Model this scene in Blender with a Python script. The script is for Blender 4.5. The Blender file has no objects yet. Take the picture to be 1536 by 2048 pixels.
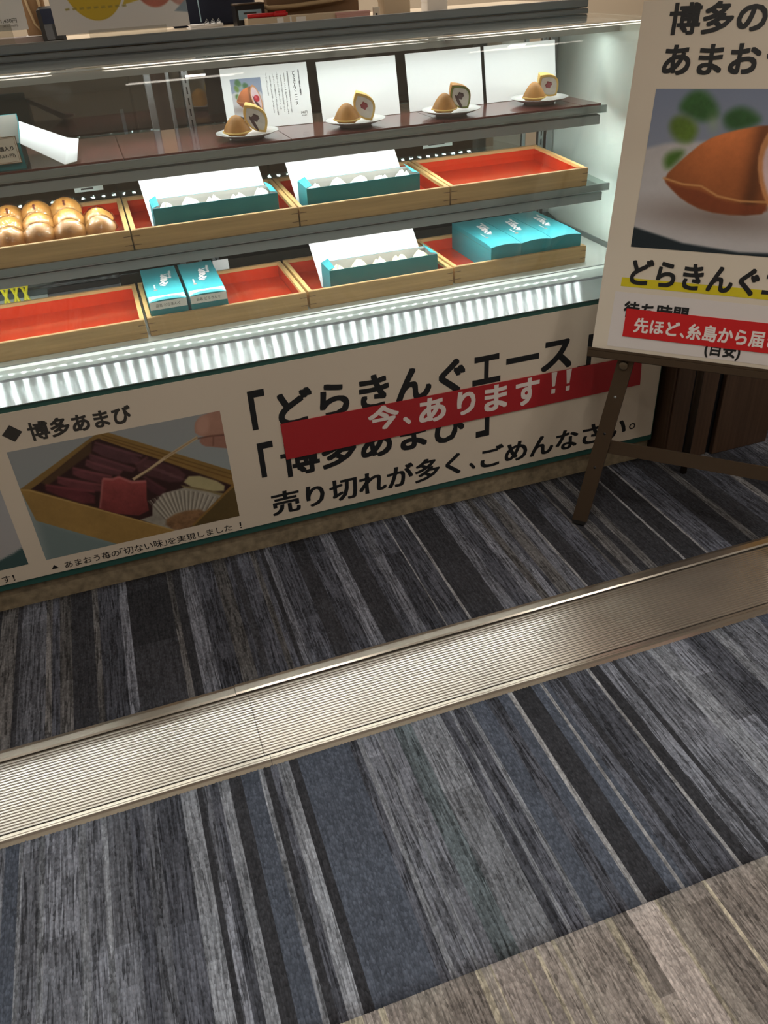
import bpy, bmesh, math, random
import numpy as np
from mathutils import Vector, Matrix

random.seed(7)
rng = np.random.default_rng(7)
SC = bpy.context.scene
COL = SC.collection
PI = math.pi

# ------------------------------------------------------------------ camera
cam = bpy.data.cameras.new('camera')
cam.sensor_fit = 'VERTICAL'
cam.sensor_height = 24.0
cam.lens = 24.0 * 1596.88 / 2048
cam.clip_start = 0.02
cam_o = bpy.data.objects.new('camera', cam)
COL.objects.link(cam_o)
yaw, pit, rol = 0.293779871, -0.596862475, -0.0651158712
cy_, sy_, cp_, sp_, cr_, sr_ = math.cos(yaw), math.sin(yaw), math.cos(pit), math.sin(pit), math.cos(rol), math.sin(rol)
fw = Vector((sy_ * cp_, cy_ * cp_, sp_))
rt = Vector((cy_, -sy_, 0))
up = rt.cross(fw)
r2 = cr_ * rt + sr_ * up
u2 = -sr_ * rt + cr_ * up
cam_o.matrix_world = Matrix(((r2.x, u2.x, -fw.x, 0), (r2.y, u2.y, -fw.y, 0), (r2.z, u2.z, -fw.z, 1.5), (0, 0, 0, 1)))
SC.camera = cam_o

# ------------------------------------------------------------------ world, exposure
w = bpy.data.worlds.new('world')
SC.world = w
w.use_nodes = True
w.node_tree.nodes['Background'].inputs[0].default_value = (1.0, 0.90, 0.78, 1)
w.node_tree.nodes['Background'].inputs[1].default_value = 0.03
SC.view_settings.view_transform = 'Standard'
SC.view_settings.look = 'None'
SC.view_settings.exposure = 0.0
SC.view_settings.gamma = 1.0
SC.view_settings.use_curve_mapping = False
SC.cycles.transparent_max_bounces = 24
SC.cycles.max_bounces = 8
SC.cycles.sample_clamp_indirect = 6.0

# light levels (the lamps themselves are built with their fixtures below)
W_DOWN = 3.8            # each ceiling downlight, watts
W_PANEL = 6.5           # each ceiling light panel over the aisle
W_STAFF = 22.0           # each wide panel added behind the counter to brighten the metal threshold
C_WARM = (1.0, 0.90, 0.79)
W_TOP = 3.4             # LED bar under the lamp housing of the case
C_LED = (0.93, 1.0, 0.97)


# ------------------------------------------------------------------ helpers
def lin(c):
    return tuple(((x / 255.0 + 0.055) / 1.055) ** 2.4 if x > 10.3 else x / 255.0 / 12.92 for x in c)


MATS = {}


def mat(name, rgb, rough=0.5, metal=0.0, var=0.0, vscale=(20, 20, 20), bump=0.0, bscale=(200, 200, 200), spec=0.5, coat=0.0,
        aniso=None):
    """plain procedural material: base colour with noise variation and fine relief"""
    m = bpy.data.materials.new(name)
    m.use_nodes = True
    nt = m.node_tree
    b = nt.nodes['Principled BSDF']
    c = lin(rgb)
    b.inputs['Roughness'].default_value = rough
    b.inputs['Metallic'].default_value = metal
    b.inputs['Specular IOR Level'].default_value = spec
    b.inputs['Coat Weight'].default_value = coat
    b.inputs['Base Color'].default_value = (*c, 1)
    tc = nt.nodes.new('ShaderNodeTexCoord')
    if var:
        mp = nt.nodes.new('ShaderNodeMapping')
        mp.inputs['Scale'].default_value = vscale
        n = nt.nodes.new('ShaderNodeTexNoise')
        n.inputs['Scale'].default_value = 1.0
        n.inputs['Detail'].default_value = 4
        rp = nt.nodes.new('ShaderNodeValToRGB')
        rp.color_ramp.elements[0].position = 0.3
        rp.color_ramp.elements[1].position = 0.7
        rp.color_ramp.elements[0].color = (*[x * (1 - var) for x in c], 1)
        rp.color_ramp.elements[1].color = (*[min(1, x * (1 + var)) for x in c], 1)
        nt.links.new(tc.outputs['Object'], mp.inputs[0])
        nt.links.new(mp.outputs[0], n.inputs['Vector'])
        nt.links.new(n.outputs['Fac'], rp.inputs[0])
        nt.links.new(rp.outputs[0], b.inputs['Base Color'])
    if bump:
        mp2 = nt.nodes.new('ShaderNodeMapping')
        mp2.inputs['Scale'].default_value = bscale
        n2 = nt.nodes.new('ShaderNodeTexNoise')
        n2.inputs['Scale'].default_value = 1.0
        n2.inputs['Detail'].default_value = 3
        bp = nt.nodes.new('ShaderNodeBump')
        bp.inputs['Strength'].default_value = bump
        bp.inputs['Distance'].default_value = 0.002
        nt.links.new(tc.outputs['Object'], mp2.inputs[0])
        nt.links.new(mp2.outputs[0], n2.inputs['Vector'])
        nt.links.new(n2.outputs['Fac'], bp.inputs['Height'])
        nt.links.new(bp.outputs[0], b.inputs['Normal'])
    if aniso:                                            # brushed along X: highlights drawn out along this direction
        b.inputs['Anisotropic'].default_value = 1.0
        cx = nt.nodes.new('ShaderNodeCombineXYZ')
        for q in range(3):
            cx.inputs[q].default_value = aniso[q]
        nt.links.new(cx.outputs[0], b.inputs['Tangent'])
    MATS[name] = m
    return m


def emit_mat(name, rgb, strength):
    m = bpy.data.materials.new(name)
    m.use_nodes = True
    nt = m.node_tree
    nt.nodes.clear()
    e = nt.nodes.new('ShaderNodeEmission')
    e.inputs[0].default_value = (*rgb, 1)
    e.inputs[1].default_value = strength
    o = nt.nodes.new('ShaderNodeOutputMaterial')
    nt.links.new(e.outputs[0], o.inputs[0])
    MATS[name] = m
    return m


def glass_mat(name, tint, ior=1.45, extra=0.0, rough=0.0, wrinkle=0.0, wscale=60, milk=0.0, milkcol=(.8, .85, .83)):
    """clear sheet: transparent body, Fresnel reflection (plus a constant share 'extra'), optional dusty film 'milk'"""
    m = bpy.data.materials.new(name)
    m.use_nodes = True
    nt = m.node_tree
    nt.nodes.clear()
    tr = nt.nodes.new('ShaderNodeBsdfTransparent')
    tr.inputs[0].default_value = (*tint, 1)
    gl = nt.nodes.new('ShaderNodeBsdfGlossy')
    gl.inputs['Roughness'].default_value = rough
    gl.inputs[0].default_value = (1, 1, 1, 1)
    fr = nt.nodes.new('ShaderNodeFresnel')
    ge = nt.nodes.new('ShaderNodeNewGeometry')        # leaving the sheet reflects like entering it (no trapped light)
    io = nt.nodes.new('ShaderNodeMath')
    io.operation = 'MULTIPLY_ADD'
    io.inputs[1].default_value = 1 / ior - ior
    io.inputs[2].default_value = ior
    nt.links.new(ge.outputs['Backfacing'], io.inputs[0])
    nt.links.new(io.outputs[0], fr.inputs[0])
    ad = nt.nodes.new('ShaderNodeMath')
    ad.operation = 'ADD'
    ad.use_clamp = True
    ad.inputs[1].default_value = extra
    mx = nt.nodes.new('ShaderNodeMixShader')
    o = nt.nodes.new('ShaderNodeOutputMaterial')
    body = tr
    if milk:
        df = nt.nodes.new('ShaderNodeBsdfDiffuse')
        df.inputs[0].default_value = (*milkcol, 1)
        m2 = nt.nodes.new('ShaderNodeMixShader')
        m2.inputs[0].default_value = milk
        nt.links.new(tr.outputs[0], m2.inputs[1])
        nt.links.new(df.outputs[0], m2.inputs[2])
        body = m2
    nt.links.new(fr.outputs[0], ad.inputs[0])
    nt.links.new(ad.outputs[0], mx.inputs[0])
    nt.links.new(body.outputs[0], mx.inputs[1])
    nt.links.new(gl.outputs[0], mx.inputs[2])
    nt.links.new(mx.outputs[0], o.inputs[0])
    if wrinkle:
        tc = nt.nodes.new('ShaderNodeTexCoord')
        n = nt.nodes.new('ShaderNodeTexNoise')
        n.inputs['Scale'].default_value = wscale
        n.inputs['Detail'].default_value = 3
        bp = nt.nodes.new('ShaderNodeBump')
        bp.inputs['Strength'].default_value = wrinkle
        bp.inputs['Distance'].default_value = 0.01
        nt.links.new(tc.outputs['Object'], n.inputs['Vector'])
        nt.links.new(n.outputs['Fac'], bp.inputs['Height'])
        nt.links.new(bp.outputs[0], gl.inputs['Normal'])
        nt.links.new(bp.outputs[0], fr.inputs['Normal'])
    MATS[name] = m
    return m


def attr_mat(name, rough=0.5, spec=0.4, coat=0.0):
    m = bpy.data.materials.new(name)
    m.use_nodes = True
    nt = m.node_tree
    b = nt.nodes['Principled BSDF']
    b.inputs['Roughness'].default_value = rough
    b.inputs['Specular IOR Level'].default_value = spec
    b.inputs['Coat Weight'].default_value = coat
    a = nt.nodes.new('ShaderNodeAttribute')
    a.attribute_name = 'Col'
    nt.links.new(a.outputs['Color'], b.inputs['Base Color'])
    MATS[name] = m
    return m


class MB:
    """mesh builder"""

    def __init__(self):
        self.v, self.f, self.sm = [], [], []

    def add(self, vs, fs, smooth=False, M=None):
        k = len(self.v)
        for p in vs:
            p = Vector(p)
            if M is not None:
                p = M @ p
            self.v.append(tuple(p))
        for f in fs:
            self.f.append(tuple(i + k for i in f))
            self.sm.append(smooth)
        return self

    def box(self, x0, x1, y0, y1, z0, z1, M=None, bev=0.0):
        if bev > 0:
            bm = bmesh.new()
            bmesh.ops.create_cube(bm, size=1)
            for v in bm.verts:
                v.co = Vector((x0 + (v.co.x + .5) * (x1 - x0), y0 + (v.co.y + .5) * (y1 - y0), z0 + (v.co.z + .5) * (z1 - z0)))
            bmesh.ops.bevel(bm, geom=list(bm.edges), offset=bev, segments=1, affect='EDGES', profile=0.5)
            bm.verts.index_update()
            self.add([v.co.copy() for v in bm.verts], [[v.index for v in f.verts] for f in bm.faces], False, M)
            bm.free()
            return self
        vs = [(x0, y0, z0), (x1, y0, z0), (x1, y1, z0), (x0, y1, z0), (x0, y0, z1), (x1, y0, z1), (x1, y1, z1), (x0, y1, z1)]
        fs = [(0, 3, 2, 1), (4, 5, 6, 7), (0, 1, 5, 4), (1, 2, 6, 5), (2, 3, 7, 6), (3, 0, 4, 7)]
        return self.add(vs, fs, False, M)

    def prism_x(self, prof, x0, x1, smooth=False, M=None):
        """closed YZ outline extruded along X"""
        n = len(prof)
        vs = [(x0, y, z) for y, z in prof] + [(x1, y, z) for y, z in prof]
        fs = [(i, (i + 1) % n, n + (i + 1) % n, n + i) for i in range(n)]
        self.add(vs, fs, smooth, M)
        k = len(self.v) - 2 * n
        self.f.append(tuple(k + i for i in range(n - 1, -1, -1)))
        self.f.append(tuple(k + n + i for i in range(n)))
        self.sm += [False, False]
        return self

    def lathe(self, prof, seg=32, M=None, sx=1, sy=1):
        """(r,z) outline around Z"""
        vs, fs = [], []
        n = len(prof)
        for j in range(seg):
            a = 2 * PI * j / seg
            for r, z in prof:
                vs.append((r * math.cos(a) * sx, r * math.sin(a) * sy, z))
        for j in range(seg):
            q = (j + 1) % seg
            for i in range(n - 1):
                fs.append((j * n + i, q * n + i, q * n + i + 1, j * n + i + 1))
        return self.add(vs, fs, True, M)

    def tube(self, pts, r, seg=8, M=None):
        pts = [Vector(p) for p in pts]
        vs, fs = [], []
        for i, p in enumerate(pts):
            t = (pts[min(i + 1, len(pts) - 1)] - pts[max(i - 1, 0)]).normalized()
            a = t.orthogonal().normalized()
            if i and abs(a.dot(pa)) < .999:
                a = (pa - t * pa.dot(t)).normalized()
            pa = a
            b = t.cross(a)
            for k in range(seg):
                an = 2 * PI * k / seg
                vs.append(p + (a * math.cos(an) + b * math.sin(an)) * r)
        for i in range(len(pts) - 1):
            for k in range(seg):
                q = (k + 1) % seg
                fs.append((i * seg + k, i * seg + q, (i + 1) * seg + q, (i + 1) * seg + k))
        fs.append(tuple(range(seg - 1, -1, -1)))
        fs.append(tuple((len(pts) - 1) * seg + k for k in range(seg)))
        return self.add(vs, fs, True, M)

    def mesh(self, name, off=(0, 0, 0)):
        me = bpy.data.meshes.new(name)
        o = Vector(off)
        me.from_pydata([tuple(Vector(p) - o) for p in self.v], [], self.f)
        me.polygons.foreach_set('use_smooth', self.sm)
        me.update()
        bm = bmesh.new()
        bm.from_mesh(me)
        bmesh.ops.recalc_face_normals(bm, faces=bm.faces)
        bm.to_mesh(me)
        bm.free()
        return me


def link(name, me, m, parent=None, **props):
    o = bpy.data.objects.new(name, me)
    COL.objects.link(o)
    if m is not None:
        me.materials.clear()
        me.materials.append(m)
    if parent is not None:
        o.parent = parent
    for k, v in props.items():
        o[k] = v
    return o


def part(name, mb, m, parent, world=True, **props):
    """mesh child; coordinates are world ones unless world=False"""
    off = (0, 0, 0)
    if world:
        p = parent
        off = Vector((0, 0, 0))
        while p is not None:
            off = off + p.location
            p = p.parent
    return link(name, mb.mesh(name, off), m, parent, **props)


def thing(name, label, cat, loc=(0, 0, 0), rot=(0, 0, 0), group=None):
    o = bpy.data.objects.new(name, None)
    o.empty_display_size = 0.05
    COL.objects.link(o)
    o.location = loc
    o.rotation_euler = rot
    o['label'] = label
    o['category'] = cat
    if group:
        o['group'] = group
    return o


def tag(o, label, cat, group=None):
    o['label'] = label
    o['category'] = cat
    if group:
        o['group'] = group
    return o


def struct(name, mb, m, **props):
    o = link(name, mb.mesh(name), m, None, **props)
    o['kind'] = 'structure'
    return o


def copy_tree(o, parent=None):
    c = o.copy()
    COL.objects.link(c)
    c.parent = parent
    for ch in list(o.children):
        copy_tree(ch, c)
    return c


# ------------------------------------------------------------------ lettering (Blender's own font; glyphs become flat print)
_tc = {}


def glyph_mesh(s, bold, serif):
    key = (s, bold, serif)
    if key in _tc:
        return _tc[key]
    cu = bpy.data.curves.new('print', 'FONT')
    cu.body = s
    cu.size = 1.0
    cu.resolution_u = 3 if bold else 4
    cu.fill_mode = 'FRONT'
    ob = bpy.data.objects.new('print', cu)
    COL.objects.link(ob)
    dg = bpy.context.evaluated_depsgraph_get()
    ev = ob.evaluated_get(dg)
    me = ev.to_mesh()
    v = np.array([q.co[:] for q in me.vertices])
    f = [tuple(p.vertices) for p in me.polygons]
    ev.to_mesh_clear()
    bpy.data.objects.remove(ob)
    bpy.data.curves.remove(cu)
    if serif or bold:                                # heavier weights: the outline laid down again a little to each side
        v2, f2 = [], []
        if serif:
            sh_ = [(-serif, bold), (serif, -bold), (-serif, -bold), (serif, bold), (0, 0)]
        else:
            sh_ = [(bold * p_, bold * q_) for p_ in (-1, 0, 1) for q_ in (-1, 0, 1) if p_ or q_] + [(0, 0)]
        for k, (dx, dy) in enumerate(sh_):
            q = v.copy()
            q[:, 0] += dx
            q[:, 1] += dy
            q[:, 2] = k * 0.00002
            f2 += [tuple(i + len(v) * k for i in t) for t in f]
            v2.append(q)
        v, f = np.vstack(v2), f2
    _tc[key] = (v, f)
    return v, f


def lettering(s, O, ex, ey, x0, x1, y0, y1, m, parent, bold=0.03, serif=0.0, lift=0.0006, vertical=False, name='lettering', slant=0.0):
    """print string s on the plane O + ex*x + ey*y, filling the rectangle x0..x1, y0..y1"""
    O, ex, ey = Vector(O), Vector(ex), Vector(ey)
    nz = ex.cross(ey).normalized()
    if vertical:
        vs, fs = [], []
        k = 0
        for i, ch in enumerate(s):
            v, f = glyph_mesh(ch, bold, serif)
            v = v.copy()
            v[:, 0] -= (v[:, 0].min() + v[:, 0].max()) / 2
            v[:, 1] -= i * 0.86
            vs.append(v)
            fs += [tuple(j + k for j in t) for t in f]
            k += len(v)
        v, f = np.vstack(vs), fs
    else:
        v, f = glyph_mesh(s, bold, serif)
    a, b = v[:, 0].min(), v[:, 0].max()
    c, d = v[:, 1].min(), v[:, 1].max()
    mb = MB()
    pts = []
    for p in v:
        yy = (p[1] - c) / (d - c)
        xx = x0 + (p[0] - a) / (b - a) * (x1 - x0) + slant * yy
        yy = y0 + yy * (y1 - y0)
        pts.append(O + ex * xx + ey * yy + nz * (lift + float(p[2])))
    mb.v = [tuple(p) for p in pts]
    mb.f = list(f)
    mb.sm = [False] * len(f)
    me = bpy.data.meshes.new(name)
    off = Vector((0, 0, 0))
    q = parent
    rotated = False
    while q is not None:
        off = off + q.location
        rotated = rotated or any(abs(t) > 1e-6 for t in q.rotation_euler)
        q = q.parent
    if rotated:
        off = Vector((0, 0, 0))
    me.from_pydata([tuple(Vector(p) - off) for p in mb.v], [], mb.f)
    me.update()
    return link(name, me, m, parent)


# ------------------------------------------------------------------ printed pictures: colours set on a fine grid of faces
class Pic:
    def __init__(self, w, h, aspect):
        self.w, self.h = w, h
        u, v = np.meshgrid((np.arange(w) + .5) / w, (np.arange(h) + .5) / h)
        self.u, self.v, self.a = u, v, aspect          # aspect = width / height
        self.c = np.zeros((h, w, 3))
        self.noise = self._noise()

    def _noise(self):
        n = np.zeros((self.h, self.w))
        for k, s in ((6, .5), (14, .3), (40, .25), (90, .2)):
            g = rng.standard_normal((k + 2, int(k * self.a) + 2))
            yy = self.v * k
            xx = self.u * int(k * self.a)
            i, j = yy.astype(int), xx.astype(int)
            fy, fx = yy - i, xx - j
            n += s * ((g[i, j] * (1 - fx) + g[i, j + 1] * fx) * (1 - fy) + (g[i + 1, j] * (1 - fx) + g[i + 1, j + 1] * fx) * fy)
        return n

    def _sd_poly(self, pts):
        x, y = self.u * self.a, self.v
        d = np.full(x.shape, 1e9)
        ins = np.zeros(x.shape, bool)
        n = len(pts)
        for i in range(n):
            ax, ay = pts[i][0] * self.a, pts[i][1]
            bx, by = pts[(i + 1) % n][0] * self.a, pts[(i + 1) % n][1]
            ex, ey = bx - ax, by - ay
            t = np.clip(((x - ax) * ex + (y - ay) * ey) / (ex * ex + ey * ey + 1e-12), 0, 1)
            d = np.minimum(d, (x - ax - t * ex) ** 2 + (y - ay - t * ey) ** 2)
            cond = ((ay > y) != (by > y)) & (x < (bx - ax) * (y - ay) / (by - ay + 1e-12) + ax)
            ins ^= cond
        return np.where(ins, -1, 1) * np.sqrt(d)

    def _put(self, sd, col, soft, alpha, grain, shade):
        m = np.clip(.5 - sd / (2 * soft), 0, 1)
        m = m * m * (3 - 2 * m) * alpha
        c = np.ones(self.c.shape) * np.array(col) / 255.0
        if shade is not None:
            c = c * shade[..., None]
        if grain:
            c = c * (1 + grain * self.noise[..., None])
        self.c = self.c * (1 - m[..., None]) + c * m[..., None]

    def fill(self, c0, c1, ang=90):
        t = (self.v if ang == 90 else self.u)[..., None]
        self.c = (np.array(c0) * (1 - t) + np.array(c1) * t) / 255.0

    def poly(self, pts, col, soft=.006, alpha=1, grain=0, shade=None, smooth=0):
        if smooth:
            for _ in range(smooth):
                q = []
                for i in range(len(pts)):
                    a, b = pts[i], pts[(i + 1) % len(pts)]
                    q += [(a[0] * .75 + b[0] * .25, a[1] * .75 + b[1] * .25), (a[0] * .25 + b[0] * .75, a[1] * .25 + b[1] * .75)]
                pts = q
        self._put(self._sd_poly(pts), col, soft, alpha, grain, shade)

    def ell(self, cx, cy, rx, ry, rot, col, soft=.006, alpha=1, grain=0, shade=None):
        x, y = (self.u - cx) * self.a, self.v - cy
        c, s = math.cos(rot), math.sin(rot)
        p, q = x * c + y * s, -x * s + y * c
        k = np.sqrt((p / rx) ** 2 + (q / ry) ** 2)
        self._put((k - 1) * min(rx, ry), col, soft, alpha, grain, shade)

    def line(self, pts, wd, col, soft=.004, alpha=1):
        for a, b in zip(pts[:-1], pts[1:]):
            dx, dy = (b[0] - a[0]) * self.a, b[1] - a[1]
            L = math.hypot(dx, dy) + 1e-9
            nx, ny = -dy / L * wd / self.a, dx / L * wd
            self.poly([(a[0] + nx, a[1] + ny), (b[0] + nx, b[1] + ny), (b[0] - nx, b[1] - ny), (a[0] - nx, a[1] - ny)], col, soft, alpha)

    def obj(self, name, O, ex, ey, x0, x1, y0, y1, m, parent, lift=0.0004, local=False):
        O, ex, ey = Vector(O), Vector(ex), Vector(ey)
        nz = ex.cross(ey).normalized()
        W, H = self.w, self.h
        gx = np.linspace(x0, x1, W + 1)
        gy = np.linspace(y0, y1, H + 1)
        X, Y = np.meshgrid(gx, gy)
        off = Vector((0, 0, 0))
        q = parent
        while q is not None and not local:
            off = off + q.location
            q = q.parent
        base = np.array(O + nz * lift - off)
        P = base + X[..., None] * np.array(ex) + Y[..., None] * np.array(ey)
        idx = np.arange((W + 1) * (H + 1)).reshape(H + 1, W + 1)
        F = np.stack([idx[:-1, :-1], idx[:-1, 1:], idx[1:, 1:], idx[1:, :-1]], -1).reshape(-1, 4)
        return grid_mesh(name, P.reshape(-1, 3), F, np.clip(self.c, 0, 1).reshape(-1, 3), m, parent)


def grid_mesh(name, P, F, srgb, m, parent, alpha=None, **props):
    me = bpy.data.meshes.new(name)
    n = len(F)
    me.vertices.add(len(P))
    me.vertices.foreach_set('co', P.astype(np.float32).ravel())
    me.loops.add(4 * n)
    me.loops.foreach_set('vertex_index', F.astype(np.int32).ravel())
    me.polygons.add(n)
    me.polygons.foreach_set('loop_start', np.arange(0, 4 * n, 4, dtype=np.int32))
    me.update(calc_edges=True)
    c = np.where(srgb > .04045, ((srgb + .055) / 1.055) ** 2.4, srgb / 12.92)
    a = np.ones((n, 1)) if alpha is None else alpha.reshape(-1, 1)
    rgba = np.repeat(np.hstack([c, a]), 4, axis=0).astype(np.float32)
    at = me.color_attributes.new('Col', 'FLOAT_COLOR', 'CORNER')
    at.data.foreach_set('color', rgba.ravel())
    return link(name, me, m, parent, **props)


# ------------------------------------------------------------------ materials
M_CREAM = mat('cream_paper', (222, 212, 197), .45, var=.02, vscale=(3, 3, 3))
M_PAPER = mat('white_paper', (238, 238, 238), .5)
M_CARD = mat('white_card', (240, 242, 243), .55)
M_INK = mat('black_ink', (26, 29, 33), .45)
M_INK2 = mat('grey_ink', (58, 57, 55), .45)
M_RED = mat('red_print', (176, 38, 46), .42)
M_REDB = mat('bright_red_print', (205, 32, 36), .42)
M_WHITEINK = mat('white_ink', (236, 228, 226), .5)
M_YEL = mat('yellow_print', (216, 200, 30), .5)
M_TEALEDGE = mat('teal_edge', (48, 92, 86), .3)
M_STEEL = mat('brushed_steel', (176, 180, 182), .32, 1.0, bump=.12, bscale=(4, 500, 500))
M_TRACK = mat('track_steel', (110, 116, 118), .16, 1.0)
M_STEELD = mat('dark_steel', (146, 150, 150), .4, .3)
M_SILL = mat('polished_sill', (172, 180, 180), .26, .55, aniso=(0, 1, .1))
M_NOSE = mat('nosing_steel', (190, 198, 194), .06, .3)
M_DECK = mat('deck_enamel', (214, 222, 216), .45, 0.0)
M_RAIL = mat('anodised_rail', (126, 134, 138), .35, .3)
M_GASKET = mat('rubber_gasket', (38, 38, 40), .6)
M_HOUSE = mat('housing_grey', (178, 182, 180), .35, .2)
M_ENDP = mat('pale_green_end_panel', (226, 238, 230), .22, var=.03, vscale=(2, 2, 2))
M_DARK = mat('dark_cabinet', (40, 38, 36), .6)
M_WOODF = mat('shaded_cypress', (180, 145, 96), .5, var=.16, vscale=(3, 60, 110))  # cypress darkened, shade on the tray fronts put into its colour
M_WOODS = mat('pale_cypress_side', (206, 168, 108), .5, var=.16, vscale=(90, 3, 110))
M_SPLINE = mat('walnut_spline', (110, 78, 46), .5)
M_LACQ = mat('vermilion_lacquer', (192, 55, 26), .16, spec=.6, coat=.3, var=.05, vscale=(6, 6, 6), bump=.02, bscale=(12, 12, 12))
M_TEAL = mat('teal_card', (50, 138, 146), .42, var=.03)
M_TEALW = mat('shaded_grey_card', (152, 149, 143), .6)  # grey card, darkened for the shadow inside the box
M_FOIL = mat('white_label_foil', (232, 230, 222), .35)
M_SEAL = mat('red_seal', (176, 132, 120), .5)
M_PORC = mat('white_porcelain', (236, 238, 238), .16, coat=.4)
M_BROWNB = mat('red_brown_board', (104, 52, 46), .2, var=.18, vscale=(14, 3, 3), coat=.3)
M_BUN = mat('baked_bun', (180, 124, 56), .55, var=.22, vscale=(22, 22, 22), bump=.15, bscale=(260, 260, 260))
M_BUNE = mat('bun_edge', (222, 182, 100), .6, var=.1, vscale=(40, 40, 40))
M_GREENBUN = mat('green_tea_bun', (112, 122, 44), .6, var=.15, vscale=(60, 60, 60))
M_CREAMF = mat('cream_filling', (205, 196, 186), .5, var=.1, vscale=(60, 60, 60), bump=.1, bscale=(300, 300, 300))
M_BEAN = mat('bean_paste', (72, 40, 44), .5, bump=.3, bscale=(400, 400, 400))
M_BERRY = mat('strawberry', (136, 40, 48), .35)
M_BRAND = mat('branded_mark', (104, 40, 22), .6)
M_BRONZE = mat('bronze_aluminium', (88, 74, 60), .38, .55)
M_BOLT = mat('bolt_head', (120, 108, 92), .35, .8)
M_RUBBER = mat('black_rubber', (20, 20, 20), .7)
M_ALU = mat('worn_aluminium', (208, 202, 194), .26, .85, var=.05, vscale=(8, 8, 8))
M_ALU2 = mat('smooth_aluminium', (214, 207, 197), .2, .9, var=.04, vscale=(6, 6, 6))
M_KICK = mat('stone_kick', (140, 128, 106), .6, var=.32, vscale=(45, 45, 45))
M_WALNUT = mat('walnut_plank', (84, 64, 50), .5, var=.25, vscale=(90, 90, 3))
M_WALL = mat('beige_wall', (196, 180, 158), .8)
M_CEIL = mat('white_ceiling', (226, 220, 210), .9)
M_NAVY = mat('navy_cloth', (36, 44, 66), .85, var=.1)
M_SUB = mat('concrete_slab', (84, 84, 86), .8)
M_FLOORB = mat('grey_vinyl_floor', (104, 106, 110), .5, var=.18, vscale=(2, 40, 2))
M_YELPL = mat('yellow_plastic', (216, 206, 40), .4)
M_YELB = mat('ochre_panel', (214, 164, 62), .6)
M_PEN = mat('red_plastic', (206, 26, 34), .3)
M_PINK = mat('pink_card', (206, 162, 156), .6)
M_BEIGE = mat('beige_card', (206, 190, 166), .6)
M_KRAFT = mat('kraft_paper', (150, 118, 84), .7, var=.1)
M_ROPE = mat('beige_cord', (196, 172, 136), .75, bump=.4, bscale=(300, 300, 300))
M_BLK = mat('black_plastic', (28, 30, 34), .3)
M_BLUE = mat('pale_blue_label', (150, 186, 204), .5)
M_PALEG = mat('pale_tube', (190, 214, 206), .3)
M_PRINT = attr_mat('photo_print', .42)
M_LED = emit_mat('led_chip', (0.95, 1.0, 0.97), 320.0)
M_LEDT = emit_mat('led_chip_top', (0.95, 1.0, 0.97), 45.0)
M_LAMP = emit_mat('lamp_face', (1.0, 0.86, 0.66), 14.0)
M_GLASS = glass_mat('clear_glass', (.97, .985, .978), 1.45, milk=.022)  # milk adds a painted pale haze over the dark interior
M_SHELFG = glass_mat('shelf_glass', (.72, .80, .77), 1.5, milk=.05)
M_LIP = glass_mat('shelf_lip_glass', (.5, .55, .54), 1.5, .03, milk=.40, milkcol=(.5, .54, .53))
M_DOOR = glass_mat('door_glass', (.62, .65, .66), 1.5, .11, rough=.03)
M_FILM = glass_mat('wrapping_film', (.97, .97, .96), 1.45, .03, .05, wrinkle=.22, wscale=110)
M_ACRYL = glass_mat('acrylic', (.9, .9, .88), 1.49, .06, milk=.06)


def carpet_mat():
    m = bpy.data.materials.new('loop_pile_carpet')
    m.use_nodes = True
    nt = m.node_tree
    L = nt.links.new
    b = nt.nodes['Principled BSDF']
    b.inputs['Roughness'].default_value = .95
    b.inputs['Specular IOR Level'].default_value = .15
    at = nt.nodes.new('ShaderNodeAttribute')
    at.attribute_name = 'Col'
    tc = nt.nodes.new('ShaderNodeTexCoord')

    def cells(sx, sy):
        mp = nt.nodes.new('ShaderNodeMapping')
        mp.inputs['Scale'].default_value = (sx, sy, 0)
        L(tc.outputs['Object'], mp.inputs[0])
        vo = nt.nodes.new('ShaderNodeTexVoronoi')
        vo.inputs['Scale'].default_value = 1
        vo.inputs['Randomness'].default_value = .75
        L(mp.outputs[0], vo.inputs['Vector'])
        sp = nt.nodes.new('ShaderNodeSeparateColor')
        L(vo.outputs['Color'], sp.inputs[0])
        return sp.outputs[0], vo.outputs['Distance']

    def math_(op, a, bb, clamp=False):
        n = nt.nodes.new('ShaderNodeMath')
        n.operation = op
        n.use_clamp = clamp
        for i, q in enumerate((a, bb)):
            if isinstance(q, (int, float)):
                n.inputs[i].default_value = q
            else:
                L(q, n.inputs[i])
        return n.outputs[0]

    r1, d1 = cells(210, 120)       # loops
    r2, d2 = cells(250, 16)        # rows of yarn that keep their shade for a while
    # heather flecks: alpha of the attribute says how heathered the yarn is
    k1 = math_('MULTIPLY', math_('SUBTRACT', r1, .5), .55)
    k2 = math_('MULTIPLY', math_('SUBTRACT', r2, .5), 2.3)
    k2 = math_('MULTIPLY', k2, at.outputs['Alpha'])
    loop = math_('SUBTRACT', 1.16, math_('MULTIPLY', d1, .45))
    gain = math_('MULTIPLY', math_('ADD', math_('ADD', 1.0, k1), k2), loop)
    gain = math_('MAXIMUM', gain, .28)
    vm = nt.nodes.new('ShaderNodeVectorMath')
    vm.operation = 'SCALE'
    L(at.outputs['Color'], vm.inputs[0])
    L(gain, vm.inputs['Scale'])
    L(vm.outputs[0], b.inputs['Base Color'])
    bp = nt.nodes.new('ShaderNodeBump')
    bp.inputs['Strength'].default_value = .7
    bp.inputs['Distance'].default_value = .003
    L(math_('SUBTRACT', 1.0, d1), bp.inputs['Height'])
    L(bp.outputs[0], b.inputs['Normal'])
    return m


M_CARPET = carpet_mat()

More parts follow.
